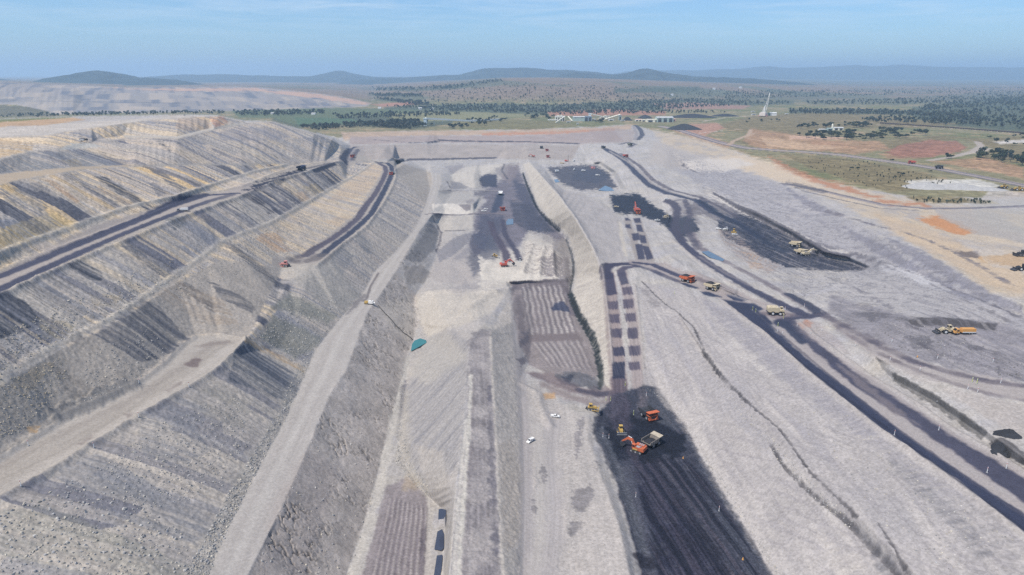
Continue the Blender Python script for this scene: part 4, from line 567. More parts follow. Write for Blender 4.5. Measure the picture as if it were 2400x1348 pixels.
blend(s,m*sstep(.05,.35,pn(q1/4.2,y/120,721))*.75,(36,37,48)); blend(s,m*sstep(.1,.4,pn(q1/3.0+7,y/90,722))*.5,(92,82,90)); blend(s,m*sstep(.2,.5,pn(q1/1.0,y/60,723))*.45,(30,30,40))
for px,w_ in (([(1600,1000),(1640,1075),(1700,1175),(1760,1268),(1803,1348),(1940,1620)],2.2),([(1395,985),(1392,1022),(1418,1075),(1436,1121)],2.0)): R(px,w_,(104,103,108),.8,.8,1.6,4,seed=730,cls=None,vary=.5)
R([(1546,1085),(1600,1160),(1680,1280),(1760,1420)],1.2,(120,112,116),.5,.8,1.0,seed=731,cls=None,vary=.6)
CRM=(206,198,188)
for k,(px,c,f,am,a) in enumerate((([(1056,412),(1085,392),(1125,388),(1180,384),(1150,400),(1120,420),(1124,440),(1075,440)],CRM,2,3,.8),([(1058,430),(1075,426),(1100,440),(1062,445)],(136,134,138),2,2,.8),([(1012,479),(1060,477),(1080,480),(1104,498),(1095,502),(1016,502)],(220,212,202),1.5,2,.9),([(1074,480),(1103,479),(1103,492),(1092,495)],(142,136,138),1.2,1,.9),
 ([(1011,506),(1108,508),(1107,536),(1048,542),(1026,528)],(192,185,177),1.5,2,.85),([(1022,590),(1060,560),(1100,545),(1125,538),(1110,560),(1060,600),(1030,615)],(136,134,140),2,3,.8),([(1105,548),(1128,545),(1145,560),(1135,590),(1112,600),(1100,575)],(88,88,102),2,6,.8),
 ([(1010,520),(1030,545),(1020,585),(985,615),(950,608),(985,560)],(128,126,128),2,5,.75),([(945,628),(985,620),(1010,640),(995,662),(955,668)],(142,136,132),3,5,.7),([(1120,600),(1180,625),(1230,640),(1290,652),(1320,655),(1200,662),(1130,655)],(216,208,197),2,6,.8),
 ([(1290,560),(1325,560),(1340,605),(1318,600),(1296,585)],(150,144,144),3,5,.7),([(1240,540),(1290,550),(1300,570),(1260,575),(1225,560)],(186,180,173),3,6,.7))): P(px,c,f,am,6,a,seed=760+k,var=.05)
for k,(px,wd) in enumerate((([(1036,448),(1090,447),(1173,449)],3),([(1045,541),(1075,541),(1090,540)],3.5),([(1014,507),(1026,530),(1034,545)],3),([(1035,545),(1030,570),(1022,590)],3),([(1000,503),(1070,506),(1130,502),(1170,503)],3.5),([(1182,385),(1176,400),(1190,420)],5),([(1048,425),(1055,440)],3))): R(px,wd,(92,89,96),.85,.8,1.2,5,seed=780+k,cls=None,vary=.5,marg=14)
s,m=polym([(1236,392),(1275,420),(1330,500),(1395,600),(1425,760),(1436,900),(1415,890),(1350,700),(1352,610),(1310,525)],4,3,10,790); q2=YF[s]+.75*XF[s]+3*fbm(XF[s],YF[s],30,791,2)
blend(s,m*sstep(.1,.45,pn(q2/6,(XF[s]-YF[s])/70,792))*.5,(164,157,153)); blend(s,m*sstep(.15,.5,pn(q2/3.2,(XF[s]-YF[s])/40,793))*.4,(214,206,194)); DZ[s]+=m*.7*pn(q2/6,(XF[s]-YF[s])/70,792)
dk=np.clip((118-COL.mean(-1))/40,0,1)[...,None]*((CLS==1)|(CLS==2))[...,None]; COL*=1-dk*np.array([.10,.05,.0],F32)
# ---------------- relief ----------------
near=np.clip(1.6-PXM*.9,0,1).astype(F32)
def soft(mask,n=2):
    q=mask.astype(F32)
    for _ in range(n):
        p=q.copy(); p[1:-1,1:-1]=(q[1:-1,1:-1]*2+q[:-2,1:-1]+q[2:,1:-1]+q[1:-1,:-2]+q[1:-1,2:])/6; q=p
    return q
m3=soft(CLS==3); m5=soft(CLS==5,4); m1=soft(CLS==1); m2=soft(CLS==2); m0=soft(CLS==0); m4=soft(CLS==4)
rid=lambda a,b,s_,sd:1-np.abs(fbm(a,b,s_,sd,3,.55))*2
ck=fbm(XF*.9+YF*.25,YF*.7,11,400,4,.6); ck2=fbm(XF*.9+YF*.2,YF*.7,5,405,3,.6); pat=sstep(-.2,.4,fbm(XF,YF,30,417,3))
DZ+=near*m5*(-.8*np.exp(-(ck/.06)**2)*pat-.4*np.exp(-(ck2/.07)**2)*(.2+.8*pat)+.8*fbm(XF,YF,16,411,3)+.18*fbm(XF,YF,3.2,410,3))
s_=(slice(None),slice(None)); COL*=(1-.30*m5*np.exp(-(ck/.05)**2)*pat-.22*m5*np.exp(-(ck2/.06)**2)*(.3+.7*pat))[...,None]  # colour darkened along the cracks, standing for the shade inside them
DZ+=near*m3*(.24*pn(YF/2.6,XF/44,420)+.10*pn(YF/1.2,XF/32,421)+.45*fbm(XF,YF,11,423,3)+.24*fbm(XF,YF,2.2,426,2))
DZ+=near*m0*(.6*fbm(XF,YF*.45,20,430,3)+.14*pn(aw/2.4,YF/40,434)+.30*pn(aw/6,YF/60,436)+.05*pn(aw/.9,YF/14,435)+.08*fbm(XF,YF*.5,4.5,433,3))
DZ+=near*m2*(.25*fbm(XF,YF,7,440,3)+.1*fbm(XF,YF,2,443,2)); DZ+=near*m1*.05*fbm(XF,YF,2.2,446,2)
DZ+=np.clip(PXM-.9,0,1).astype(F32)*(m0+m3*.8+m4)*(.9*fbm(XF,YF,45,450,4,.6))
Z=ZB+DZ
# ---------------- ground meshes ----------------
lin=lambda c:np.where(c<=.04045,c/12.92,((c+.055)/1.055)**2.4)
ALB=(lin(np.clip(COL/255.,0,1))*0.74*np.array([1.0,.993,.963])).astype(F32)
def surf_mat(name,sc=(0.45,1.15),bump_=.08,amt=.20,rough=.95,grit=.13):
    m=bpy.data.materials.new(name); m.use_nodes=True; t=m.node_tree; b=t.nodes['Principled BSDF']; l=t.links.new
    at=N(t,'ShaderNodeAttribute'); at.attribute_name='col'; g=N(t,'ShaderNodeNewGeometry')
    n1=N(t,'ShaderNodeTexNoise'); n1.inputs['Scale'].default_value=sc[0]; n1.inputs['Detail'].default_value=7; n1.inputs['Roughness'].default_value=.68
    n2=N(t,'ShaderNodeTexVoronoi'); n2.inputs['Scale'].default_value=sc[1]; n2.inputs['Randomness'].default_value=1.0
    for n in (n1,n2): l(g.outputs['Position'],n.inputs['Vector'])
    r=N(t,'ShaderNodeMapRange'); r.inputs['From Min'].default_value=.25; r.inputs['From Max'].default_value=.75; r.inputs['To Min'].default_value=1-amt; r.inputs['To Max'].default_value=1+amt; l(n1.outputs['Fac'],r.inputs['Value'])
    r2=N(t,'ShaderNodeMapRange'); sv=N(t,'ShaderNodeSeparateColor'); l(n2.outputs['Color'],sv.inputs['Color']); r2.inputs['From Min'].default_value=0; r2.inputs['From Max'].default_value=1; r2.inputs['To Min'].default_value=1-grit; r2.inputs['To Max'].default_value=1+grit; l(sv.outputs['Red'],r2.inputs['Value'])
    mm=N(t,'ShaderNodeMath',operation='MULTIPLY'); l(r.outputs['Result'],mm.inputs[0]); l(r2.outputs['Result'],mm.inputs[1])
    vm=N(t,'ShaderNodeVectorMath',operation='SCALE'); l(at.outputs['Color'],vm.inputs[0]); l(mm.outputs[0],vm.inputs['Scale']); l(vm.outputs['Vector'],b.inputs['Base Color'])
    b.inputs['Roughness'].default_value=rough; b.inputs['Specular IOR Level'].default_value=.15
    if bump_:
        bp=N(t,'ShaderNodeBump'); bp.inputs['Strength'].default_value=1.0; bp.inputs['Distance'].default_value=bump_; l(n1.outputs['Fac'],bp.inputs['Height']); l(bp.outputs['Normal'],b.inputs['Normal'])
    return m
def mesh_obj(name,co,faces,mat,parent=None,cols=None,smooth=True,fs=4):
    me=bpy.data.meshes.new(name); co=np.ascontiguousarray(co,F32); faces=np.ascontiguousarray(faces,np.int32); nf=len(faces)
    me.vertices.add(len(co)); me.vertices.foreach_set('co',co.ravel()); me.loops.add(nf*fs); me.loops.foreach_set('vertex_index',faces.ravel())
    me.polygons.add(nf); me.polygons.foreach_set('loop_start',np.arange(0,nf*fs,fs,dtype=np.int32)); me.polygons.foreach_set('loop_total',np.full(nf,fs,np.int32))
    me.polygons.foreach_set('use_smooth',np.full(nf,smooth))
    if cols is not None:
        a=me.attributes.new('col','FLOAT_COLOR','POINT'); a.data.foreach_set('color',np.concatenate([cols,np.ones((len(cols),1),F32)],1).astype(F32).ravel())
    me.update(calc_edges=True); me.validate()
    me.materials.append(mat); o=bpy.data.objects.new(name,me); C.objects.link(o); o.parent=parent
    return o
def tag(o,label=None,cat=None,group=None,kind=None):
    for k,v in (('label',label),('category',cat),('group',group),('kind',kind)):
        if v: o[k]=v
    return o
idx=np.arange(NR*NC).reshape(NR,NC); quads=np.stack([idx[:-1,:-1],idx[1:,:-1],idx[1:,1:],idx[:-1,1:]],-1).reshape(-1,4)
fc=CLS[:-1,:-1].copy(); fc=np.where((CLS[1:,1:]==fc)|(CLS[1:,:-1]==fc),fc,CLS[1:,1:]).ravel()
CO=np.stack([X,Y,Z],-1).reshape(-1,3).astype(F32); CF=ALB.reshape(-1,3)
M_g=surf_mat('mine_rock'); M_r=surf_mat('road_gravel',(0.6,1.6),.05,.14,.95,.10); M_c=surf_mat('coal',(0.6,1.3),.2,.34,.8,.30); M_n=surf_mat('grass_soil',(0.05,.16),.4,.34,.95,.24)
for k,nm,mt,lb in ((0,'ground',M_g,'pale grey broken rock floor and walls of the open pit'),(1,'haul_road',M_r,'haul roads of the mine, dark with coal dust and pale at the edges'),(2,'coal_floor',M_c,'black coal floors of the pit'),(3,'spoil_terrain',M_g,'terraced spoil dump of grey and tan tipped rock'),(4,'field',M_n,'dry grass country around the mine'),(5,'rough_slope',M_g,'rough shot rock slope below the pale ramp')):
    f=quads[fc==k]
    if not len(f): continue
    ui,inv=np.unique(f,return_inverse=True)
    tag(mesh_obj(nm,CO[ui],inv.reshape(-1,4),mt,None,CF[ui]),lb,None,None,'structure')
def gz(u,v): return float(zat(u,v,Z))
def gp(u,v,dz=0.0):
    x,y=unproj(u,v,float(zat(u,v))); return Vector((float(x),float(y),gz(u,v)+dz))
# ---------------- hills on the horizon ----------------
def mat(name,col,rough=.6,metal=0.0,spec=.4,var=.12,sc=.8):
    m=bpy.data.materials.new(name); m.use_nodes=True; t=m.node_tree; b=t.nodes['Principled BSDF']; l=t.links.new
    n=N(t,'ShaderNodeTexNoise'); n.inputs['Scale'].default_value=sc; n.inputs['Detail'].default_value=5; tc=N(t,'ShaderNodeTexCoord'); l(tc.outputs['Object'],n.inputs['Vector'])
    r=N(t,'ShaderNodeMapRange'); r.inputs['To Min'].default_value=1-var*2; r.inputs['To Max'].default_value=1+var*2; l(n.outputs['Fac'],r.inputs['Value'])
    vm=N(t,'ShaderNodeVectorMath',operation='SCALE'); vm.inputs[0].default_value=col; l(r.outputs['Result'],vm.inputs['Scale']); l(vm.outputs['Vector'],b.inputs['Base Color'])
    b.inputs['Roughness'].default_value=rough; b.inputs['Metallic'].default_value=metal; b.inputs['Specular IOR Level'].default_value=spec
    return m
M_h=mat('hill_bush',(.040,.056,.058),.95,0,.1,.45,.006)
def hill(px,dist,depth,seed,label):
    p=np.array(px,float); n=160; uu=np.linspace(p[0,0],p[-1,0],n); vv=np.interp(uu,p[:,0],p[:,1]); a,b,c=ray(uu,vv)
    m=26; q=np.linspace(-1,1,m); x0=a*dist; y0=b*dist; zt=CAMZ+c*dist; sn=np.arange(n); zt=zt+dist*.0011*fbm(uu,0*uu,90.,seed+20,5,.6); zt=np.maximum(zt,5)
    XX=x0[None,:]*(1+0*q[:,None]); YY=y0[None,:]+q[:,None]*depth; pr=(np.cos(q*np.pi)*.5+.5)[:,None]
    env=np.minimum(1,np.minimum(np.arange(n),np.arange(n)[::-1])/10.)
    rel=.34*fbm(XX,YY,depth*.5,seed,5,.6)*(1-np.abs(q[:,None])); ZZ=zt[None,:]*env*(pr*(1+.0*rel)+rel*pr*(1-pr)*3)+7*fbm(XX,YY,depth*.07,seed+9,4,.65)*pr-3
    ii=np.arange(m*n).reshape(m,n); f=np.stack([ii[:-1,:-1],ii[:-1,1:],ii[1:,1:],ii[1:,:-1]],-1).reshape(-1,4)
    tag(mesh_obj('hill',np.stack([XX,YY,ZZ],-1).reshape(-1,3),f,M_h),label,None,None,'structure')
hill([(-500,150),(-300,168),(-100,180),(0,187),(60,194)],9000,1500,500,'dark bush-covered hill at the edge of the valley')
hill([(92,200),(130,183),(170,175),(205,168.5),(222,164.5),(245,168),(300,180),(360,183.5),(400,188),(445,198),(480,206)],7500,1300,501,'dark wooded hill rising behind the far mine')
hill([(300,190),(345,181),(430,175),(520,174),(640,177.5),(730,179),(765,172),(795,165),(825,173),(870,180),(960,183),(1040,190)],14000,2400,502,'hazy blue range with one pointed peak')
hill([(800,194),(870,183),(930,181.5),(1010,178),(1075,175),(1100,168.5),(1135,160),(1180,159),(1230,158),(1290,163),(1340,163.5),(1400,170),(1470,178),(1540,188)],12000,2200,503,'long flat-topped hazy blue range')
hill([(1270,186),(1320,171.5),(1350,168),(1390,173),(1430,175.5),(1470,170),(1500,162),(1515,160),(1535,164),(1570,172),(1620,178),(1680,180),(1760,183.5),(1830,189),(1900,198)],9500,1500,504,'dark wooded hill with a round knob')
hill([(1370,176),(1420,165.5),(1460,168),(1550,164.5),(1640,164.5),(1750,160),(1795,155),(1820,158),(1880,158.5),(1960,155.5),(2010,151.5),(2040,155.5),(2110,152),(2200,157),(2400,157.5),(2700,160),(3000,166)],21000,3500,505,'low hazy blue range along the right horizon')
# ---------------- water ----------------
def water_mat(name,col,rough=.08):
    m=mat(name,col,rough,0,.5,.1,.2); t=m.node_tree; b=t.nodes['Principled BSDF']; n=N(t,'ShaderNodeTexNoise'); n.inputs['Scale'].default_value=.9; n.inputs['Detail'].default_value=4
    g=N(t,'ShaderNodeNewGeometry'); t.links.new(g.outputs['Position'],n.inputs['Vector']); bp=N(t,'ShaderNodeBump'); bp.inputs['Distance'].default_value=.05; t.links.new(n.outputs['Fac'],bp.inputs['Height']); t.links.new(bp.outputs['Normal'],b.inputs['Normal']); return m
M_w1=water_mat('pond_water',(.035,.17,.17),.25); M_w2=water_mat('pit_water',(.05,.06,.09),.12); M_w3=water_mat('pale_water',(.09,.13,.17),.15)
def pond(px,m,label,lift=.5,zv=None):
    w_=wpts(px); z=max(gz(a,b) for a,b in px)+lift if zv is None else zv
    x,y=unproj(np.array([p[0] for p in px],float),np.array([p[1] for p in px],float),z)
    bm_=[(float(a),float(b),z) for a,b in zip(x,y)]; me=bpy.data.meshes.new('water'); me.from_pydata(bm_,[],[list(range(len(bm_)))]); me.update(); me.materials.append(m)
    o=bpy.data.objects.new('water',me); C.objects.link(o); tag(o,label,None,None,'structure')
pond([(963,823),(966,806),(972,798),(985,793),(998,797),(1000,803),(984,812)],M_w1,'turquoise pond at the foot of the spoil slope')
pond([(1028,1194),(1034,1192),(1046,1195),(1045,1206),(1040,1216),(1027,1218)],M_w2,'small dark pool in the ditch',.3); pond([(1025,1246),(1036,1240),(1041,1252),(1040,1284),(1034,1290),(1018,1288)],M_w2,'long dark pool in the ditch',.3); pond([(1024,1302),(1037,1300),(1035,1330),(1030,1360),(1015,1360)],M_w2,'dark pool in the ditch nearest the camera',.3)
pond([(1402,446),(1418,435),(1432,440),(1440,447),(1422,448)],M_w3,'pale blue pond beside the far coal floor',.3); pond([(1298,421),(1306,420),(1312,426),(1302,428)],M_w3,'little blue pool on the far coal floor',.3); pond([(1186,520),(1191,513),(1203,513),(1203,526),(1187,527)],M_w3,'square blue pool on the coal strip',.3); pond([(1644,590),(1660,588),(1698,608),(1694,613),(1664,604)],M_w3,'shallow blue puddle beside the haul road',.2)
# ---------------- haze ----------------
def haze(dens):
    x,y0,y1,z0,z1=60000.,-2500.,48000.,-90.,620.
    v=[(sx_*x,yy,zz) for zz in (z0,z1) for yy in (y0,y1) for sx_ in (-1,1)]
    me=bpy.data.meshes.new('haze'); me.from_pydata(v,[],[(0,2,3,1),(4,5,7,6),(0,1,5,4),(2,6,7,3),(0,4,6,2),(1,3,7,5)]); me.update()
    m=bpy.data.materials.new('haze_air'); m.use_nodes=True; t=m.node_tree; t.nodes.clear(); o_=N(t,'ShaderNodeOutputMaterial'); p=N(t,'ShaderNodeVolumePrincipled')
    p.inputs['Color'].default_value=(.54,.77,1.0,1); p.inputs['Density'].default_value=dens; p.inputs['Anisotropy'].default_value=.1; t.links.new(p.outputs['Volume'],o_.inputs['Volume']); me.materials.append(m)
    o=bpy.data.objects.new('haze',me); C.objects.link(o); tag(o,'pale blue haze over the valley',None,None,'stuff')
haze(7.2e-5)
# ---------------- machines: mesh-building helpers ----------------
class MB:
    def __init__(s): s.v=[]; s.f=[]
    def add(s,v,f):
        o=len(s.v); s.v+= [tuple(p) for p in v]; s.f+=[[i+o for i in q] for q in f]; return s
    def box(s,c,d,top=(1,1),rx=0.0,off=(0,0)):
        x,y,z=d[0]/2,d[1]/2,d[2]/2; v=[]
        for k,(tx,ty) in ((-1,(1,1)),(1,top)):
            for a,b in ((-1,-1),(1,-1),(1,1),(-1,1)): v.append(Vector((a*x*tx+(off[0] if k>0 else 0),b*y*ty+(off[1] if k>0 else 0),k*z)))
        if rx: v=[Matrix.Rotation(rx,3,'X')@p for p in v]
        return s.add([p+Vector(c) for p in v],[(3,2,1,0),(4,5,6,7),(0,1,5,4),(1,2,6,5),(2,3,7,6),(3,0,4,7)])
    def prism(s,pr,x0,x1):   # side profile in (y,z) drawn through from x0 to x1
        n=len(pr); v=[(x0,a,b) for a,b in pr]+[(x1,a,b) for a,b in pr]
        return s.add(v,[list(range(n))[::-1],list(range(n,2*n))]+[(i,(i+1)%n,n+(i+1)%n,n+i) for i in range(n)])
    def cyl(s,p0,p1,r0,r1=None,n=14,cap=True):
        p0=Vector(p0); p1=Vector(p1); r1=r0 if r1 is None else r1; d=(p1-p0).normalized(); a=d.orthogonal().normalized(); b=d.cross(a); v=[]
        for p,r in ((p0,r0),(p1,r1)):
            for i in range(n): t=2*math.pi*i/n; v.append(p+a*math.cos(t)*r+b*math.sin(t)*r)
        f=[(i,(i+1)%n,n+(i+1)%n,n+i) for i in range(n)]
        if cap: f+=[list(range(n))[::-1],list(range(n,2*n))]
        return s.add(v,f)
    def beam(s,p0,p1,w,h,w1=None,h1=None):
        p0=Vector(p0); p1=Vector(p1); d=(p1-p0).normalized(); u=Vector((1,0,0)) if abs(d.x)<.9 else Vector((0,1,0)); q=d.cross(u).normalized(); u=q.cross(d); v=[]
        for p,ww,hh in ((p0,w,h),(p1,w1 or w,h1 or h)):
            for a,b in ((-1,-1),(1,-1),(1,1),(-1,1)): v.append(p+u*a*ww/2+q*b*hh/2)
        return s.add(v,[(3,2,1,0),(4,5,6,7),(0,1,5,4),(1,2,6,5),(2,3,7,6),(3,0,4,7)])
    def heap(s,c,rx,ry,h,seed=0,n=18,m=5):
        r_=random.Random(seed); v=[]; f=[]
        for j in range(m):
            t=j/m
            for i in range(n):
                a=2*math.pi*i/n; k=(1-t)*(1+.12*(r_.random()-.5)); v.append((c[0]+rx*k*math.copysign(abs(math.cos(a))**.75,math.cos(a)),c[1]+ry*k*math.copysign(abs(math.sin(a))**.75,math.sin(a)),c[2]+h*(1-(1-t)**1.35)*(1+.15*(r_.random()-.5))))
        v.append((c[0],c[1],c[2]+h)); f=[(j*n+i,j*n+(i+1)%n,(j+1)*n+(i+1)%n,(j+1)*n+i) for j in range(m-1) for i in range(n)]+[((m-1)*n+i,(m-1)*n+(i+1)%n,m*n) for i in range(n)]+[list(range(n))[::-1]]
        return s.add(v,f)
    def build(s,name,m,parent=None,smooth=False):
        me=bpy.data.meshes.new(name); me.from_pydata([tuple(p) for p in s.v],[],s.f); me.update()
        b=bmesh.new(); b.from_mesh(me); bmesh.ops.recalc_face_normals(b,faces=b.faces); b.to_mesh(me); b.free()
        if smooth: me.polygons.foreach_set('use_smooth',[True]*len(me.polygons))
        me.materials.append(m); o=bpy.data.objects.new(name,me); C.objects.link(o); o.parent=parent; return o
import bmesh
MT={}
def M(name,col=None,**k):
    if name not in MT: MT[name]=mat(name,col,**k)
    return MT[name]
ORA=M('orange_paint',(.50,.125,.05),rough=.7,var=.22); RED=M('red_paint',(.48,.10,.07),rough=.7,var=.22); CRE=M('cream_paint',(.52,.44,.30),rough=.6); YEL=M('yellow_paint',(.46,.31,.09),rough=.7,var=.22); WHI=M('white_paint',(.72,.71,.68),rough=.5); DRK=M('dark_steel',(.045,.047,.055),rough=.6); TYR=M('tyre_rubber',(.022,.022,.025),rough=.9); GLS=M('dark_glass',(.015,.02,.028),rough=.1,spec=.7)
GRY=M('grey_steel',(.30,.30,.31),rough=.5); COA=M('coal_load',(.022,.022,.027),rough=.8); TRK=M('track_steel',(.06,.056,.055),rough=.8); DST=M('dusty_tray',(.20,.175,.15),rough=.8,var=.3); DBL=M('dark_blue_paint',(.03,.045,.09),rough=.6); OCH=M('orange_yellow_paint',(.58,.30,.09),rough=.7,var=.22); PNK=M('faded_red_paint',(.58,.25,.22),rough=.6); OLV=M('olive_paint',(.16,.17,.12),rough=.6); SIL=M('pale_steel',(.62,.62,.60),rough=.4); STL=M('blade_steel',(.55,.55,.54),rough=.3,metal=.6)
def root(name,loc,head,label,cat,group=None,sc=1.0):
    o=bpy.data.objects.new(name,None); C.objects.link(o); o.empty_display_size=.5; o.location=loc; o.rotation_euler=(0,0,-math.radians(head)); o.scale=(sc,)*3
    return tag(o,label,cat,group)
def wheel(par,x,y,r,w,rim=GRY):
    a=MB().cyl((x-w/2,y,r),(x-w/2+w*.15,y,r),r*.88,r,18).cyl((x-w/2+w*.15,y,r),(x+w/2-w*.15,y,r),r,r,18).cyl((x+w/2-w*.15,y,r),(x+w/2,y,r),r,r*.88,18).build('wheel',TYR,par)
    MB().cyl((x-w/2-.06,y,r),(x+w/2+.06,y,r),r*.5,r*.5,14).cyl((x-w/2-.12,y,r),(x+w/2+.12,y,r),r*.22,r*.22,10).build('rim',rim,a)
def truck_base(o,body,axles,rim,deck=True,short=False):
    MB().beam((-.9,-5.6,2.0),(-.9,5.2,2.0),.5,.9).beam((.9,-5.6,2.0),(.9,5.2,2.0),.5,.9).box((0,-2.3,1.7),(4.6,.9,.9)).box((0,3.3,1.6),(4.8,.7,.7)).box((0,0,2.0),(1.6,5,.6)).build('chassis',DRK,o)
    for s in (-1,1):
        wheel(o,s*2.95,3.3,1.7,1.15,rim); wheel(o,s*3.0,-2.3,1.7,1.1,rim); wheel(o,s*1.75,-2.3,1.7,1.1,rim)
    MB().box((0,5.2,2.5),(4.2,1.6,2.3),(1,.9)).box((0,6.1,1.35),(6.6,.5,.7)).box((-2.6,5.4,1.9),(1.4,.9,1.2)).box((2.6,5.4,1.9),(1.4,.9,1.2)).build('bonnet',body,o)
    MB().box((0,6.03,2.7),(3.0,.12,1.7)).build('radiator',DRK,o)
    d=MB().box((0,4.5,3.85),(7.0,3.4,.25)); 
    for x in (-3.4,3.4): d.box((x,4.5,4.35),(.08,3.4,.07)).box((x,6.1,4.15),(.08,.08,.5)).box((x,3.0,4.15),(.08,.08,.5))
    d.box((0,6.15,4.4),(7.0,.08,.08)).beam((-3.0,6.2,3.8),(-1.2,6.5,1.0),.6,.12).beam((3.0,6.2,3.8),(1.2,6.5,1.0),.6,.12).build('deck',body,o)
    c=MB().box((-1.9,4.9,4.85),(2.2,2.0,1.9),(.92,.86)).box((-1.9,4.9,5.86),(2.3,2.2,.14)).build('cab',body,o)
    MB().box((-1.9,5.9,5.0),(1.7,.12,.9)).box((-3.02,4.9,5.0),(.1,1.4,.9)).box((-.78,4.9,5.0),(.1,1.4,.9)).build('window',GLS,c)
    MB().box((1.9,4.9,4.5),(2.0,1.5,1.1)).cyl((2.9,4.0,4.0),(2.9,4.0,5.3),.25).build('air_cleaner',DRK if body!=CRE else body,o)
    for s in (-1,1): MB().cyl((s*1.5,6.25,1.75),(s*1.5,6.4,1.75),.2,.2,10).build('headlight',WHI,o)
def haul_truck(loc,head,body,label,bed=None,load=None,sc=1.0,rim=GRY,group='haul trucks of the mine',lip=None):
    bed=bed or body; o=root('haul_truck',loc,head,label,'haul truck',group,sc); truck_base(o,body,2,rim)
    b=MB(); W_=3.75
    b.prism([(-6.6,3.6),(-6.6,3.95),(-3.0,3.0),(2.2,3.2),(3.1,5.6),(3.3,5.5),(2.5,2.9),(-3.0,2.6)],-W_,W_)          # floor and headboard plate
    for s in (-1,1): b.prism([(-6.4,3.8),(-5.8,5.4),(3.1,5.9),(3.0,5.5),(2.2,3.1),(-3.0,2.9)],s*W_-.18,s*W_+.18)     # side walls
    b.prism([(2.9,5.55),(3.0,5.95),(6.6,6.35),(6.6,6.1)],-W_-.1,W_+.1)                                                # canopy over the cab
    for y in (-4.4,-2.4,-.4,1.4): b.box((0,y,2.95+.12*abs(y+1.5)),(7.9,.35,.5)).box((W_+.22,y,4.2),(.25,.3,2.2)).box((-W_-.22,y,4.2),(.25,.3,2.2))
    bd=b.build('dump_body',bed,o)
    if lip: MB().prism([(2.95,5.6),(3.0,6.0),(6.75,6.42),(6.75,6.05)],-W_-.16,W_+.16).build('canopy',lip,bd)
    if load=='heap': MB().heap((0,-1.4,4.9),3.9,4.7,2.3,int(abs(loc[0])*7)).build('load',COA,o)
    elif load=='flat': MB().heap((0,-1.6,3.9),3.5,4.1,1.0,int(abs(loc[0])*5)).build('load',COA,o)
    for s in (-1,1): MB().cyl((s,-.2,2.2),(s,1.4,3.4),.2).build('hoist',SIL,o)
    return o
def water_truck(loc,head,body,label,sc=1.0):
    o=root('water_truck',loc,head,label,'water truck',None,sc); truck_base(o,body,2,SIL)
    MB().prism([(-6.0,3.0),(-6.2,4.0),(-6.0,5.8),(-5.4,6.4),(1.8,6.4),(2.7,5.6),(2.7,3.0),(1.5,2.6),(-4.5,2.6)],-3.2,3.2).build('tank',body,o)
    t=MB(); 
    for x in (-3.0,3.0): t.box((x,-1.8,6.9),(.08,7,.08)); [t.box((x,y,6.65),(.08,.08,.5)) for y in (-5.2,-3,-.8,1.6)]
    t.cyl((0,-3.5,6.4),(0,-3.5,6.7),.6).cyl((0,.2,6.4),(0,.2,6.7),.6).build('handrail',body,o); MB().cyl((-2.6,-6.3,2.6),(2.6,-6.3,2.6),.16).box((-2.4,-6.4,2.3),(.5,.4,.4)).box((0,-6.4,2.3),(.5,.4,.4)).box((2.4,-6.4,2.3),(.5,.4,.4)).build('spray_bar',DRK,o)
    return o
def track(par,x,L_,w,h):
    pr=[(-L_/2,h*.45),(-L_/2+h*.35,0),(L_/2-h*.35,0),(L_/2,h*.45),(L_/2-h*.3,h),(-L_/2+h*.3,h)]; m=MB().prism(pr,x-w/2,x+w/2)
    for i in range(12): m.box((x,-L_/2+.6+i*(L_-1.2)/11,h+.03),(w*1.02,.16,.1))
    tk=m.build('track',TRK,par); q=MB(); [q.cyl((x-w/2-.05,y,h*.5),(x+w/2+.05,y,h*.5),h*.33,h*.33,12) for y in (-L_/2+h*.5,0,L_/2-h*.5)]; q.build('track_roller',GRY,tk)
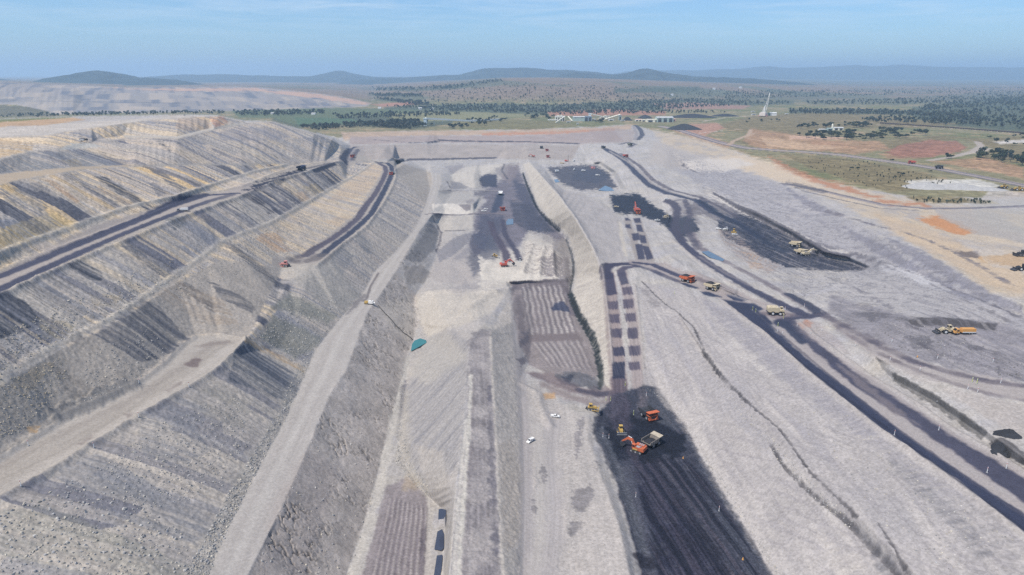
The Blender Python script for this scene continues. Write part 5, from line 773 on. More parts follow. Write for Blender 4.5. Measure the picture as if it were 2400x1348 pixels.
def excavator(loc,head,body,label,sc=1.0,pose=0,group='excavators'):
    o=root('excavator',loc,head,label,'excavator',group,sc)
    for s in (-1,1): track(o,s*2.6,8.2,1.4,1.9)
    MB().box((0,0,1.2),(4.2,3.2,.9)).cyl((0,0,1.6),(0,0,2.3),1.7,1.7,20).build('undercarriage',DRK,o)
    hs=MB().box((0,-1.2,2.45),(6.4,7.4,.35)).box((1.7,-1.4,3.7),(2.9,6.0,2.3)).box((-1.9,-2.0,3.6),(2.6,5.0,2.0)).box((0,-1.2,3.2),(1.2,5.5,1.2)).build('house',body,o)
    g=MB(); [g.box((1.7,y,4.95),(2.3,.7,.25)) for y in (-3.4,-2.2,-1.0)]; g.cyl((-1.2,-3.0,4.6),(-1.2,-3.0,5.6),.22).cyl((-2.2,-3.0,4.6),(-2.2,-3.0,5.6),.22).box((-1.9,-1.2,4.75),(2.2,2.4,.2)).build('engine_deck',GRY,hs)
    MB().prism([(-5.6,2.5),(-5.2,4.3),(-4.4,4.5),(-4.4,2.3),(-5.2,2.2)],-3.1,3.1).build('counterweight',body,o)
    c=MB().box((-2.2,1.7,4.6),(1.9,2.3,2.6),(.95,.9)).box((-2.2,1.7,5.95),(2.1,2.5,.15)).build('cab',body if pose!=1 else body,o); MB().box((-2.2,2.87,4.9),(1.5,.1,1.3)).box((-3.17,1.7,4.9),(.1,1.7,1.2)).build('window',GLS,c)
    MB().box((-3.3,.4,2.9),(.5,3.2,.8)).box((-2.4,-4.6,3.0),(.6,1.1,1.2)).build('walkway',YEL,o)
    if pose==0: B,S,K=(0,7.2,7.6),(0,11.4,4.0),(0,10.6,1.6)
    elif pose==1: B,S,K=(0,8.2,6.6),(0,12.0,5.4),(0,12.6,2.2)
    else: B,S,K=(0,6.0,9.4),(0,8.0,12.4),(0,9.4,11.6)
    MB().prism([(.6,2.6),(1.4,3.6),(B[1]*.55,B[2]*.92+.9),(B[1],B[2]+.45),(B[1]+.2,B[2]-.5),(B[1]*.6,B[2]*.9-.4),(2.0,2.4)],-.75,.75).build('boom',body,o)
    MB().beam((0,B[1]-1.2,B[2]+.9),S,1.0,1.5,.8,.8).build('stick',body,o)
    MB().cyl((-.9,2.6,3.0),(-.9,B[1]*.6,B[2]*.85),.22).cyl((.9,2.6,3.0),(.9,B[1]*.6,B[2]*.85),.22).cyl((0,B[1]*.62,B[2]+.9),(0,B[1]-.2,B[2]+1.5),.25).build('ram',SIL,o)
    d=Vector(K)-Vector(S); MB().prism([(S[1]-.6,S[2]+.3),(S[1]+.9,S[2]-.2),(S[1]+d.y+1.4,S[2]+d.z-.2),(S[1]+d.y-.2,S[2]+d.z-.9),(S[1]+d.y-1.6,S[2]+d.z+.6),(S[1]-1.4,S[2]-.9)],-1.5,1.5).build('bucket',DRK,o)
    return o
def dozer(loc,head,body,label,sc=1.0,blade=STL,group='bulldozers'):
    o=root('bulldozer',loc,head,label,'bulldozer',group,sc)
    for s in (-1,1): track(o,s*1.35,4.4,.7,1.5)
    MB().box((0,1.0,1.7),(1.5,2.4,1.2),(.92,.95)).box((0,2.3,1.5),(1.3,.5,1.0)).box((0,-.9,1.5),(1.9,2.2,1.0)).cyl((.3,1.2,2.2),(.3,1.2,2.9),.09).build('body',body,o)
    c=MB().box((0,-.7,2.7),(1.7,1.6,1.5),(.9,.88)).box((0,-.7,3.5),(1.8,1.8,.12)).build('cab',body,o); MB().box((0,.13,2.8),(1.3,.08,.9)).box((.83,-.7,2.8),(.1,1.1,.9)).box((-.83,-.7,2.8),(.1,1.1,.9)).build('window',GLS,c)
    MB().prism([(3.3,.1),(3.55,.5),(3.5,1.1),(3.75,1.9),(3.6,1.95),(3.3,1.1),(3.25,.4)],-2.4,2.4).build('blade',blade,o); MB().beam((-1.85,0,.7),(-1.85,3.3,.6),.25,.35).beam((1.85,0,.7),(1.85,3.3,.6),.25,.35).cyl((-.5,2.0,1.8),(-.6,3.3,1.2),.1).cyl((.5,2.0,1.8),(.6,3.3,1.2),.1).build('push_arm',body,o)
    MB().box((0,-2.6,1.0),(1.6,.5,.6)).beam((0,-2.8,1.3),(0,-3.4,.1),.25,.35).beam((0,-2.2,1.4),(0,-2.9,1.5),.9,.3).build('ripper',DRK,o); return o
def ute(loc,head,label,body=None,sc=1.0,group='light vehicles of the mine'):
    body=body or WHI; o=root('ute',loc,head,label,'ute',group,sc)
    MB().prism([(-2.6,.45),(-2.6,1.0),(-.5,1.02),(-.5,1.05),(.9,1.08),(2.35,.98),(2.6,.75),(2.6,.45)],-.92,.92).build('body',body,o)
    c=MB().prism([(-.55,1.0),(-.45,1.72),(.55,1.75),(1.25,1.05)],-.82,.82).build('cab',body,o); MB().prism([(.62,1.66),(1.18,1.10),(1.24,1.12),(.68,1.70)],-.7,.7).box((.83,.15,1.4),(.04,1.2,.42)).box((-.83,.15,1.4),(.04,1.2,.42)).box((0,-.53,1.4),(1.2,.06,.4)).build('window',GLS,c)
    MB().box((0,-1.6,1.12),(1.84,2.0,.06)).box((.92,-1.6,1.28),(.06,2.0,.36)).box((-.92,-1.6,1.28),(.06,2.0,.36)).box((0,-2.6,1.28),(1.84,.06,.36)).build('tray',body,o)
    for s in (-1,1):
        for y in (-1.55,1.65): wheel(o,s*.82,y,.42,.28)
    return o
def service_truck(loc,head,body,label,sc=1.0,box=None):
    o=root('service_truck',loc,head,label,'service truck',None,sc)
    MB().box((0,-.6,.95),(1.3,9.4,.4)).build('chassis',DRK,o); c=MB().prism([(2.9,.8),(2.9,3.0),(4.2,3.05),(5.1,2.0),(5.3,.8)],-1.2,1.2).build('cab',body,o); MB().prism([(4.25,2.95),(5.05,2.05),(5.12,2.08),(4.32,3.0)],-1.05,1.05).box((1.22,3.8,2.2),(.05,1.2,.7)).box((-1.22,3.8,2.2),(.05,1.2,.7)).build('window',GLS,c)
    MB().box((0,-1.9,2.1),(2.6,7.0,1.9)).box((0,-1.9,3.1),(2.4,6.8,.14)).box((0,1.75,2.0),(2.0,.4,1.4)).build('service_body',box or body,o); MB().box((1.34,-1.9,1.35),(.06,6.6,.5)).box((-1.34,-1.9,1.35),(.06,6.6,.5)).build('locker',SIL,o)
    for s in (-1,1):
        for y in (4.0,-2.2,-3.6): wheel(o,s*1.05,y,.55,.4)
    return o
def wheel_loader(loc,head,body,label,sc=1.0,group='wheel loaders'):
    o=root('wheel_loader',loc,head,label,'wheel loader',group,sc)
    for s in (-1,1): wheel(o,s*2.4,3.2,1.75,1.2,SIL); wheel(o,s*2.4,-2.6,1.75,1.2,SIL)
    MB().prism([(-6.2,1.6),(-6.0,3.7),(-2.2,3.9),(-.6,3.2),(-.6,1.5)],-1.7,1.7).box((0,-2.5,3.0),(5.6,3.0,.25)).build('engine_body',body,o); MB().box((0,1.6,2.2),(2.2,4.2,1.4)).box((0,3.2,3.1),(4.9,2.6,.2)).prism([(2.4,2.2),(3.0,4.2),(3.9,4.2),(4.4,2.4)],-.9,.9).build('front_frame',body,o)
    c=MB().box((0,-.3,4.7),(2.0,2.2,2.2),(.9,.9)).box((0,-.3,5.86),(2.1,2.4,.14)).build('cab',body,o); MB().box((0,.83,4.9),(1.5,.08,1.2)).box((1.0,-.3,4.9),(.08,1.5,1.2)).box((-1.0,-.3,4.9),(.08,1.5,1.2)).build('window',GLS,c)
    MB().beam((-1.1,3.4,3.8),(-1.2,7.0,1.2),.5,.9).beam((1.1,3.4,3.8),(1.2,7.0,1.2),.5,.9).beam((0,3.2,4.0),(0,6.6,2.0),.4,.6).build('lift_arm',body,o); MB().prism([(6.6,.2),(6.7,2.0),(7.2,2.8),(7.5,2.7),(7.1,1.6),(9.6,.5),(9.4,.15)],-2.9,2.9).build('bucket',DRK,o); MB().cyl((1.0,-4.2,3.8),(1.0,-4.2,4.9),.18).box((0,-6.2,2.6),(3.2,.3,1.6)).build('exhaust',DRK,o); return o
def drill_rig(loc,head,body,label,sc=1.0,mast=True,group='drill rigs'):
    o=root('drill_rig',loc,head,label,'drill rig',group,sc)
    for s in (-1,1): track(o,s*1.8,6.0,.8,1.2)
    MB().box((0,-.5,1.7),(4.0,9.0,.7)).box((0,-2.2,3.2),(3.2,4.8,2.3)).build('body',body,o); c=MB().box((-1.0,3.4,3.2),(2.0,1.8,2.4),(.95,.95)).build('cab',body,o); MB().box((-1.0,4.33,3.5),(1.6,.08,1.1)).build('window',GLS,c)
    m=MB(); a,b=((0,3.0,1.6),(0,3.6,15.5)) if mast else ((0,4.2,4.6),(0,-9.0,5.4))
    off=Vector((0,.9,0)) if mast else Vector((0,0,.9))
    for dx in (-.6,.6):
        for k in (0,1): m.beam(Vector(a)+Vector((dx,0,0))+off*k,Vector(b)+Vector((dx,0,0))+off*k,.14,.14)
    for i in range(14):
        t=i/14; p=Vector(a).lerp(Vector(b),t); q=Vector(a).lerp(Vector(b),t+1/14); m.beam(p+Vector((-.6,0,0)),q+Vector((.6,0,0)),.09,.09).beam(p+Vector((-.6,0,0)),q+Vector((-.6,0,0))+off,.09,.09)
    m.build('mast',DRK if mast else body,o); return o
# ---------------- machines in their places ----------------
haul_truck(gp(1519,978),158,ORA,'orange haul truck with dark empty tray coming down the ramp into the coal pit',bed=DRK,lip=ORA,sc=1.0)
haul_truck(gp(1527,1043),50,DRK,'haul truck with a coal-stained cream tray being loaded beside the orange excavator',bed=DST,lip=M('dusty_cream',(.42,.36,.27),rough=.7,var=.25),load='flat',sc=.9)
haul_truck(gp(1610,660),138,ORA,'orange haul truck with heaped coal, leading on the bend with the black road patches',bed=ORA,load='heap',sc=1.0)
haul_truck(gp(1668,679),142,CRE,'cream haul truck with a tall black heap of coal on the road with black patches',load='heap',sc=1.02)
haul_truck(gp(919,409),188,RED,'small red and white haul truck on the curved double road of the dump',bed=SIL,sc=1.0)
haul_truck(gp(707,399),25,DBL,'dark blue haul truck seen from behind on the upper dump road',sc=1.0)
haul_truck(gp(1178,493),172,RED,'red haul truck on the dark strip above the square blue pool',lip=ORA)
haul_truck(gp(1173,457),5,DRK,'haul truck with a white tray at the top of the dark strip',bed=WHI)
haul_truck(gp(1282,354),180,RED,'upper of two red haul trucks queueing on the far pit floor',lip=PNK); haul_truck(gp(1284,369),180,RED,'lower of two red haul trucks queueing on the far pit floor',lip=ORA)
haul_truck(gp(1269,348),0,DRK,'dark haul truck leaving along the far pit track'); haul_truck(gp(1466,368),150,RED,'red haul truck on the twin black road coming from the rim'); haul_truck(gp(1414,348),340,DRK,'dark haul truck at the top of the twin black road'); haul_truck(gp(1476,341),140,OLV,'olive haul truck on the hairpin below the rim')
haul_truck(gp(2137,384),285,RED,'red haul truck on the grey road between red field and green strip'); haul_truck(gp(2200,396),105,DRK,'dark haul truck on the grey rim road, well right of the red one',load='heap')
haul_truck(gp(826,369),180,RED,'red haul truck on the short dark ramp behind the dump')
haul_truck(gp(1863,578),128,CRE,'cream haul truck waiting on the black coal floor, upper left of the cream excavator'); haul_truck(gp(1876,596),150,CRE,'cream haul truck hard against the cream excavator on the coal floor')
haul_truck(gp(1494,500),178,ORA,'orange haul truck below the raised boom of the red excavator',bed=RED)
water_truck(gp(1816,737),98,CRE,'cream water truck crossing between the two haul roads',1.0)
excavator(gp(1494,1057),305,ORA,'orange excavator digging black coal at the bottom of the near pit',.88,0)
excavator(gp(1183,625),72,RED,'red excavator on the white rock hill, bucket reaching right',.95,0)
excavator(gp(1890,599),80,CRE,'cream excavator on the black coal floor under the right wall',1.0,1)
excavator(gp(1491,494),350,RED,'red excavator with its boom raised on the far black bench',1.0,2)
excavator(gp(1249,368),280,RED,'far red excavator on the pale floor beside the two red trucks',.9,0)
dozer(gp(1455,1013),180,YEL,'yellow bulldozer pushing towards the orange excavator, bright steel blade',1.25); dozer(gp(1387,963),100,YEL,'dusty yellow bulldozer at the edge of the pale floor',1.25,blade=YEL)
dozer(gp(668,625),275,PNK,'faded red bulldozer at the end of the curved dump road',1.5,blade=PNK); dozer(gp(1219,613),180,GRY,'grey bulldozer with a white blade beside the red excavator',1.3,blade=WHI); dozer(gp(1160,605),90,YEL,'small yellow bulldozer left of the red excavator',1.1)
dozer(gp(1562,511),270,CRE,'cream bulldozer at the right end of the far black bench',1.5); dozer(gp(1720,545),200,YEL,'brownish yellow bulldozer on the left edge of the long coal floor',1.3,blade=YEL); dozer(gp(1701,540),290,WHI,'white bulldozer left of the brownish yellow one on the coal floor',1.2)
ute(gp(1301,978),96,'white ute parked side-on on the pale floor',sc=1.1); ute(gp(1243,1035),215,'white ute on the pale floor lower left of the other',sc=1.1); ute(gp(1541,518),80,'white ute under the cream bulldozer on the far black bench',sc=1.5); ute(gp(1722,551),85,'white ute in front of the brownish yellow bulldozer',sc=1.3); ute(gp(1445,486),100,'pale ute at the left end of the far black bench',CRE,sc=1.4); ute(gp(1562,468),80,'lone white ute on grey ground above the far black bench',sc=1.3); ute(gp(1684,538),110,'white ute on a grey bank left of the long coal floor',sc=1.3)
ute(gp(1134,496),95,'white ute in front of the small white spoil heap',sc=1.6); ute(gp(1139,491),95,'white ute behind another by the small spoil heap',sc=1.3); ute(gp(189,330),270,'white ute beside the dark truck on the upper dump bench',sc=1.1)
service_truck(gp(197,330),80,DRK,'dark service truck on the upper dump bench',.7); service_truck(gp(428,495),255,GRY,'grey service truck on the pale strip between dark lanes of the dump road',.85,box=WHI)
wheel_loader(gp(2222,779),272,CRE,'big cream wheel loader with a black bucket on the grey bench',.95); service_truck(gp(2258,783),270,OCH,'long orange service truck parked beside the big loader',1.25)
wheel_loader(gp(2352,442),250,YEL,'yellow wheel loader at the right end of the white gravel heap',1.1); wheel_loader(gp(2387,447),280,YEL,'yellow wheel loader on white ground right of the heap',1.1); wheel_loader(gp(2396,634),270,DRK,'dark wheel loader at the right edge of the orange earth bench',.9); dozer(gp(2393,600),270,DRK,'dark bulldozer on top of the orange earth bank',1.5,blade=DRK)
drill_rig(gp(1328,379),90,RED,'red and white drill rig with upright mast on the far floor',1.0); drill_rig(gp(1306,403),60,WHI,'white drill rig at the left end of the far coal floor',1.0,False); drill_rig(gp(1368,402),80,SIL,'pale drill rig with upright mast over the far coal floor',1.0); drill_rig(gp(1390,396),100,PNK,'faded red drill rig at the right of the far coal floor',1.0,False); drill_rig(gp(1345,400),200,SIL,'pale drill rig with lowered mast in the middle of the far coal floor',.9,False)
service_truck(gp(1345,378),200,WHI,'white service truck right of the red and white drill rig',1.1); service_truck(gp(1401,412),100,WHI,'white service truck on the right side of the far coal floor',.9); service_truck(gp(1318,384),100,YEL,'yellow service truck below the red and white drill rig',.9)
# pump on the crest of the rough slope and its pipe to the pond
o=root('pump_unit',gp(866,713),100,'white and yellow pump unit on the crest above the turquoise pond','pump unit')
MB().box((0,-.4,.7),(2.6,8.4,.35)).build('skid',DRK,o); MB().box((0,1.4,2.0),(2.6,4.2,2.4),(.94,.97)).build('enclosure',WHI,o); MB().box((0,-2.6,1.8),(2.4,3.4,1.8),(.9,.94)).build('fuel_tank',YEL,o); MB().cyl((0,4.0,1.4),(0,5.2,1.4),.9,.7).build('pump',WHI,o); wheel(o,-1.3,-1.0,.7,.4); wheel(o,1.3,-1.0,.7,.4); MB().cyl((.6,2.4,3.2),(.6,2.4,4.1),.15).build('exhaust',DRK,o)
pl=[gp(a,b,.35) for a,b in densify([(886,716),(905,738),(930,765),(950,783),(968,797)],6)]
t=MB(); [t.cyl(a,b,.30,.30,8) for a,b in zip(pl[:-1],pl[1:])]; tag(t.build('pipe',M('black_pipe',(.02,.02,.022),rough=.5)),'black pump pipe running down the rough slope to the pond','pipe')
# roadside marker posts
PW=M('post_white',(.82,.82,.80),rough=.5); PY=M('post_yellow',(.55,.62,.08),rough=.5)
def post(u,v,kind,label,grp,h=3.2):
    o=root('marker_post',gp(u,v),random.uniform(0,90),label,'marker post',grp)
    MB().cyl((0,0,-.3),(0,0,h),.13,.11,8).build('pole',PW if kind=='w' else PY,o); MB().box((0,0,.15),(.7,.7,.3),(.8,.8)).build('base',GRY,o); MB().cyl((0,0,h*.78),(0,0,h*.9),.16,.16,8).build('reflector',RED if kind=='w' else PW,o)
RD={'main':('w','slim white marker post along the dark twin haul road','white posts of the twin haul road',[(1795,790),(1822,777),(1834,782),(1868,765),(1900,784),(1926,776),(1945,766),(2004,812),(2093,887),(2200,1008),(2096,1020),(2313,1108),(2358,1098),(2197,940),(1840,727),(1885,720)]),
 'up':('w','slim white marker post along the upper pale bench road','white posts of the upper bench road',[(2090,802),(2197,840),(2327,849),(2086,844),(2156,868),(2268,912),(2291,920),(2345,898)]),
 'pit':('w','slim white marker post standing in the near black coal pit','white posts in the coal pit',[(1685,1198),(1490,1165),(1450,1020),(1427,1027),(1515,928),(1413,1025)]),
 'dump':('w','slim white marker post on the edge of the pale bench road','white posts of the pale bench road',[(51,1147),(221,1052),(326,982),(444,912),(67,1046),(327,905)]),
 'ramp':('y','yellow-green marker post at the foot or head of the coal ramp','yellow posts of the coal ramp',[(1420,940),(1431,940),(1485,972),(1465,905),(1764,727),(1771,732),(1823,765),(1581,689),(1836,747)]),
 'far':('y','yellow-green marker post paired beside the upper bench road','yellow posts of the upper bench road',[(2278,897),(2289,900)])}
for k,(kd,lb,gr,ps) in RD.items():
    for a,b in ps: post(a,b,kd,lb,gr,3.4 if kd=='y' else 3.0)
# tyre heaps and orange cone markers
for a,b in ((2150,837),(1601,1075),(1741,1312)): 
    o=root('cone_marker',gp(a,b),0,'small orange cone standing on dark ground','cone','orange cones'); MB().cyl((0,0,0),(0,0,1.3),.5,.12,12).build('cone_body',OCH,o); MB().box((0,0,.05),(1.2,1.2,.1)).build('base',DRK,o)
# ---------------- mine plant, sheds, dragline, train ----------------
PGR=M('pale_green_wall',(.36,.44,.40),rough=.6); ROOF=M('white_roof',(.58,.57,.54),rough=.45); BLG=M('blue_grey_wall',(.22,.27,.33),rough=.6); CRW=M('cream_wall',(.78,.74,.60),rough=.6); PNR=M('pink_roof',(.60,.42,.36),rough=.6); WGR=M('white_gravel',(.36,.35,.335),rough=.95,var=.2,sc=.3); COH=M('black_heap',(.028,.03,.036),rough=.9,var=.3,sc=.3); DGR=M('dark_green_wall',(.04,.09,.08),rough=.5)
def tdist(u,v): return float((CAMZ-gz(u,v))/(-ray(u,v)[2]))
def shed(name,u,v,w,h,d,wall,roof,label,cat,head=0,pitch=.18,doors=0,group=None):
    o=root(name,gp(u,v,-.5),head,label,cat,group); k=tdist(u,v)/FPX; w*=k; h*=k*1.0
    wl=MB().prism([(-d/2,0),(-d/2,h),(0,h+pitch*d*.5),(d/2,h),(d/2,0)],-w/2,w/2).build('wall',wall,o)
    r=MB().prism([(-d/2-.8,h-.1),(-d/2-.8,h+.3),(0,h+pitch*d*.5+.5),(d/2+.8,h+.3),(d/2+.8,h-.1),(0,h+pitch*d*.5+.1)],-w/2-.8,w/2+.8); r.build('roof',roof,o)
    for i in range(doors):
        x=-w/2+w*(i+.5)/doors; MB().box((x,-d/2-.06,h*.36),(w/doors*.62,.2,h*.72)).build('door',DRK,wl)
    for i in range(max(2,doors)): MB().box((-w/2+w*(i+.5)/max(2,doors),-d/2-.05,h*.86),(w/max(2,doors)*.5,.15,h*.10)).build('window',GLS,wl)
    return o
def gallery(o,p,q,w,hh,m,name='gallery'):
    MB().beam(p,q,w,hh).build(name,m,o)
def loc(o,P_): return o.matrix_basis.inverted()@P_
def conveyor(label,pts_,sup,m,w=4.0,hh=3.4,group=None,name='conveyor'):
    base=pts_[0]; o=root(name,Vector((base.x,base.y,min(p.z for p in pts_)-3)),0,label,'conveyor',group); z0=o.location
    for a,b in zip(pts_[:-1],pts_[1:]): gallery(o,a-z0,b-z0,w,hh,m)
    for s_ in sup:
        a=pts_[0].lerp(pts_[1],s_)-z0; g=z0.z-12
        t=MB(); x,y=a.x,a.y; t.beam((x-1.6,y,-14),(x-.6,y,a.z-1),.7,.7).beam((x+1.6,y,-14),(x+.6,y,a.z-1),.7,.7).beam((x-1.2,y,a.z*.4),(x+1.0,y,a.z*.7),.4,.4); t.build('support',SIL,o)
    return o
def up(u,v,h): return gp(u,v,h)
# overland conveyor with its loading tower
A=gp(997,295); o=conveyor('long cream conveyor gallery running from the pale tower over the trees',[A+Vector((2,0,24)),gp(1100,290)+Vector((0,20,8)),gp(1170,282)+Vector((0,10,3))],[.18,.36,.54,.72],M('gallery_white',(.88,.86,.76),rough=.5),7,6)
q=A-o.location; MB().box((q.x,q.y,q.z+11),(10,10,24)).box((q.x,q.y,q.z+24),(12,12,3)).build('tower',M('pale_blue_steel',(.50,.58,.60),rough=.5),o)
# washery
o=shed('plant_building',1312,283,22,10,26,CRW,ROOF,'cream washery block at the left end of the plant','building',0,.1,4)
h=14; MB().box((-6,0,16),(9,8,9)).box((5,2,17),(7,9,8)).box((0,-6,8),(6,3,14)).build('bin',M('pale_yellow_steel',(.62,.60,.46),rough=.5),o)
conveyor('steep yellow-white conveyor rising to the cream washery block',[gp(1302,288)+Vector((0,-15,2)),gp(1324,284)+Vector((0,-5,18))],[.4,.7],CRW,3,3); conveyor('short pale conveyor dropping right of the washery block',[gp(1331,284)+Vector((0,0,17)),gp(1341,286)+Vector((0,-6,4))],[.5],CRW,3,3); conveyor('low pinkish conveyor left of the washery block',[gp(1284,283)+Vector((0,0,3)),gp(1308,284)+Vector((0,0,5))],[.5],ROOF,3,3)
shed('plant_building',1356,284,27,10,30,PGR,ROOF,'pale green shed with white roof in the middle of the plant','building',0,.12,0)
o=shed('plant_building',1378,284,16,11,24,BLG,BLG,'blue-grey block beside the pale green shed','building',0,.05,2); MB().box((6,0,19),(8,9,12)).box((6,0,27),(9.5,10,4)).build('tower',SIL,o)
conveyor('white conveyor gallery sloping down right from the plant tower',[gp(1386,283)+Vector((0,5,24)),gp(1421,281)+Vector((0,0,7))],[.3,.55,.8],CRW,4,3.4); conveyor('white conveyor gallery rising right to the transfer tower',[gp(1417,282)+Vector((0,-6,4)),gp(1453,281)+Vector((0,0,19))],[.4,.65,.9],CRW,4,3.4); conveyor('thin pale conveyor crossing below the white galleries',[gp(1404,281)+Vector((0,4,5)),gp(1420,279)+Vector((0,6,12))],[.6],CRW,3,2.6)
shed('transfer_tower',1453,282,6,12,9,PGR,ROOF,'pale transfer tower at the top of the rising conveyor','tower',0,.05,1); shed('transfer_tower',1424,280,8,8,12,CRW,ROOF,'squat cream tower where the two white galleries meet','tower',0,.05,1)
for a,b,w_,h_,lb in ((1332,287,9,3,'low white hut below the washery block'),(1390,282,9,3,'low white hut below the plant tower'),(1432,283,12,3,'long white hut under the rising conveyor'),(1459,284,9,2.5,'low white hut beside the black stockpile'),(1354,292,5,3,'tiny white hut at the head of the pale track')): shed('hut',a,b,w_,h_,8,WHI,ROOF,lb,'hut',0,.1,1)
o=shed('workshop',1556,286,38,11,42,PGR,ROOF,'large green workshop with a long white roof and open bays','workshop',0,.12,3)
shed('workshop',1531,286,33,6,26,CRW,M('cream_roof',(.70,.64,.50),rough=.5),'lower cream annex left of the white-roofed workshop','workshop',0,.12,2)
shed('hut',1496,284,15,3.5,16,CRW,PNR,'low building with pinkish roof left of the workshops','hut',0,.25,2); shed('hut',1508,285,9,4,10,CRW,CRW,'small cream building between the workshop and the pinkish roof','hut',0,.2,1); shed('hut',1578,284,9,5,12,PNK,PNR,'small pink building right of the workshop','hut',0,.2,1)
shed('hut',1811,271,14,6,20,WHI,WHI,'white rounded shed right of the dragline','shed',0,.3,0); shed('hut',1804,271,7,5,14,DGR,DGR,'dark green shed between dragline and white shed','shed',0,.2,0); shed('hut',1766,270,10,2.5,10,WHI,ROOF,'low white hut left of the dragline','hut',0,.1,1); shed('hut',1764,263,7,2,10,WHI,ROOF,'white roof behind the low hut left of the dragline','hut',0,.1,1); shed('hut',1843,268,7,2,10,WHI,ROOF,'low white hut far right of the dragline','hut',0,.1,1)
o=shed('plant_building',1962,305,22,6,20,CRW,ROOF,'cream rural works among trees on the right','building',0,.15,2); MB().cyl((-16,0,0),(-16,0,17),2.6,2.6,16).cyl((-16,0,17),(-16,0,20),2.6,.4,16).build('silo',CRW,o)
shed('hut',1943,306,12,5,14,PGR,PGR,'pale green shed beside the cream rural works','shed',0,.2,1); shed('hut',1925,306,14,3,12,CRW,ROOF,'low cream shed left of the pale green shed','shed',0,.2,1)
for i,(a,b,w_) in enumerate(((1673,210,6),(1735,207,6),(1012,257,8),(985,256,8),(1130,255,7),(735,269,9),(640,268,9),(1575,224,6),(890,255,7))): shed('farmhouse',a,b,w_,3,12,WHI,ROOF,'tiny white farmhouse far off on the plain','farmhouse',0,.4,0,'farmhouses on the far plain')
# dragline
o=root('dragline',gp(1789,273),35,'white walking dragline with a very tall lattice boom','dragline')
MB().cyl((0,0,0),(0,0,2.5),10,10,28).build('tub',DRK,o); hs=MB().box((0,-4,9),(24,30,12)).box((0,-4,15.5),(20,26,1.2)).box((-6,13,9),(5,5,5)).build('house',M('faded_white_house',(.66,.58,.52),rough=.6),o); MB().box((-6,15.6,9.5),(4,.2,2.5)).build('window',GLS,hs)
for s in (-1,1): MB().box((s*14.5,-2,2.6),(4.5,24,3)).beam((s*13,-2,4),(s*12.2,2,9),2,2).build('walking_shoe',PNK,o)
b=MB(); P0,P1=Vector((0,12,5)),Vector((0,62,90))
for s in (-1,1):
    for z in (0,1): b.beam(P0+Vector((s*5,-z*3,z*3)),P1+Vector((s*.8,-z*1.4,z)),1.1,1.1)
for i in range(16):
    t=i/16; t2=(i+1)/16; a=P0.lerp(P1,t); c=P0.lerp(P1,t2); k=5-4.2*t; k2=5-4.2*t2; b.beam(a+Vector((-k,0,0)),c+Vector((k2,0,0)),.6,.6).beam(a+Vector((k,-3*(1-t),3*(1-t))),c+Vector((k2,0,0)),.5,.5)
b.build('boom',M('pale_boom',(.50,.49,.44),rough=.5),o)
m_=MB(); m_.beam((-4,4,15),(0,10,42),1.2,1.2).beam((4,4,15),(0,10,42),1.2,1.2).beam((-5,-14,15),(0,10,42),.8,.8).beam((5,-14,15),(0,10,42),.8,.8); m_.build('mast',SIL,o)
MB().cyl((0,10,42),tuple(P1),.25).cyl((0,10,42),tuple(P0.lerp(P1,.6)),.22).build('stay_rope',GRY,o)
# heaps
def stock(name,u,v,rx,ry,h,m,label,cat,seed,head=0):
    o=MB().heap((0,0,-1.0),rx,ry,h+1,seed,30,8).build(name,m,None,rx>15); o.location=gp(u,v); o.rotation_euler=(0,0,-math.radians(head)); tag(o,label,cat); return o
stock('coal_stockpile',1604,303,56,42,17,COH,'black cone-shaped coal stockpile beside the rim road','stockpile',3); stock('coal_stockpile',1512,277,30,40,13,COH,'black stockpile behind the workshops','stockpile',5); stock('coal_stockpile',1622,275,105,60,14,COH,'very long black stockpile right of the workshops','stockpile',6); stock('coal_stockpile',1470,282,20,24,13,COH,'black stockpile beside the transfer tower','stockpile',7); stock('coal_stockpile',1700,272,60,50,9,COH,'low dark stockpile at the far right of the coal yard','stockpile',8)
stock('gravel_heap',2170,440,34,26,8,WGR,'white gravel heap, blunt left end of the pale ridge','gravel heap',9); stock('gravel_heap',2245,441,42,24,7,WGR,'long white gravel heap, right part of the pale ridge','gravel heap',10); stock('gravel_heap',2310,445,34,18,4,WGR,'low flat white gravel heap near the yellow loaders','gravel heap',11)
stock('black_heap',2366,1020,7.0,3.4,3.4,COH,'small black heap at the right edge, upper of two','coal heap',12,40); stock('black_heap',2348,1050,7.5,4.4,3.0,COH,'larger black heap at the right edge, lower of two','coal heap',13,-50)  # mounds standing in for a dark pile, likely of belts
# coal train along the edge of the woods
TR=[(2062,290),(2130,294),(2220,300),(2320,307.5),(2420,315)]; pw=np.array([tuple(gp(a,b,.3)) for a,b in densify(TR,4)]); seg=np.r_[0,np.cumsum(np.hypot(*np.diff(pw[:,:2],axis=0).T))]
o=root('coal_train',Vector(pw[0]),0,'long dark train of coal wagons beside the woodland','train'); WAG=M('wagon_brown',(.055,.035,.035),rough=.7); nW=int(seg[-1]//17)
for i in range(min(nW,60)):
    s0=i*17+8; p=[np.interp(s0,seg,pw[:,j]) for j in range(3)]; p2=[np.interp(s0+2,seg,pw[:,j]) for j in range(3)]; an=math.atan2(p2[1]-p[1],p2[0]-p[0])
    if i==0: wg=MB().box((0,0,2.6),(15.5,3.0,2.6),(1,1)).box((0,0,1.1),(12,2.0,.6)).box((-5,0,.5),(3,2.2,.9)).box((5,0,.5),(3,2.2,.9)).box((0,0,4.0),(14,2.4,.3),(.8,.6)).build('wagon',WAG,o); w0=wg
    else: wg=w0.copy(); C.objects.link(wg); wg.parent=o
    wg.location=Vector(p)-o.location; wg.rotation_euler=(0,0,an)
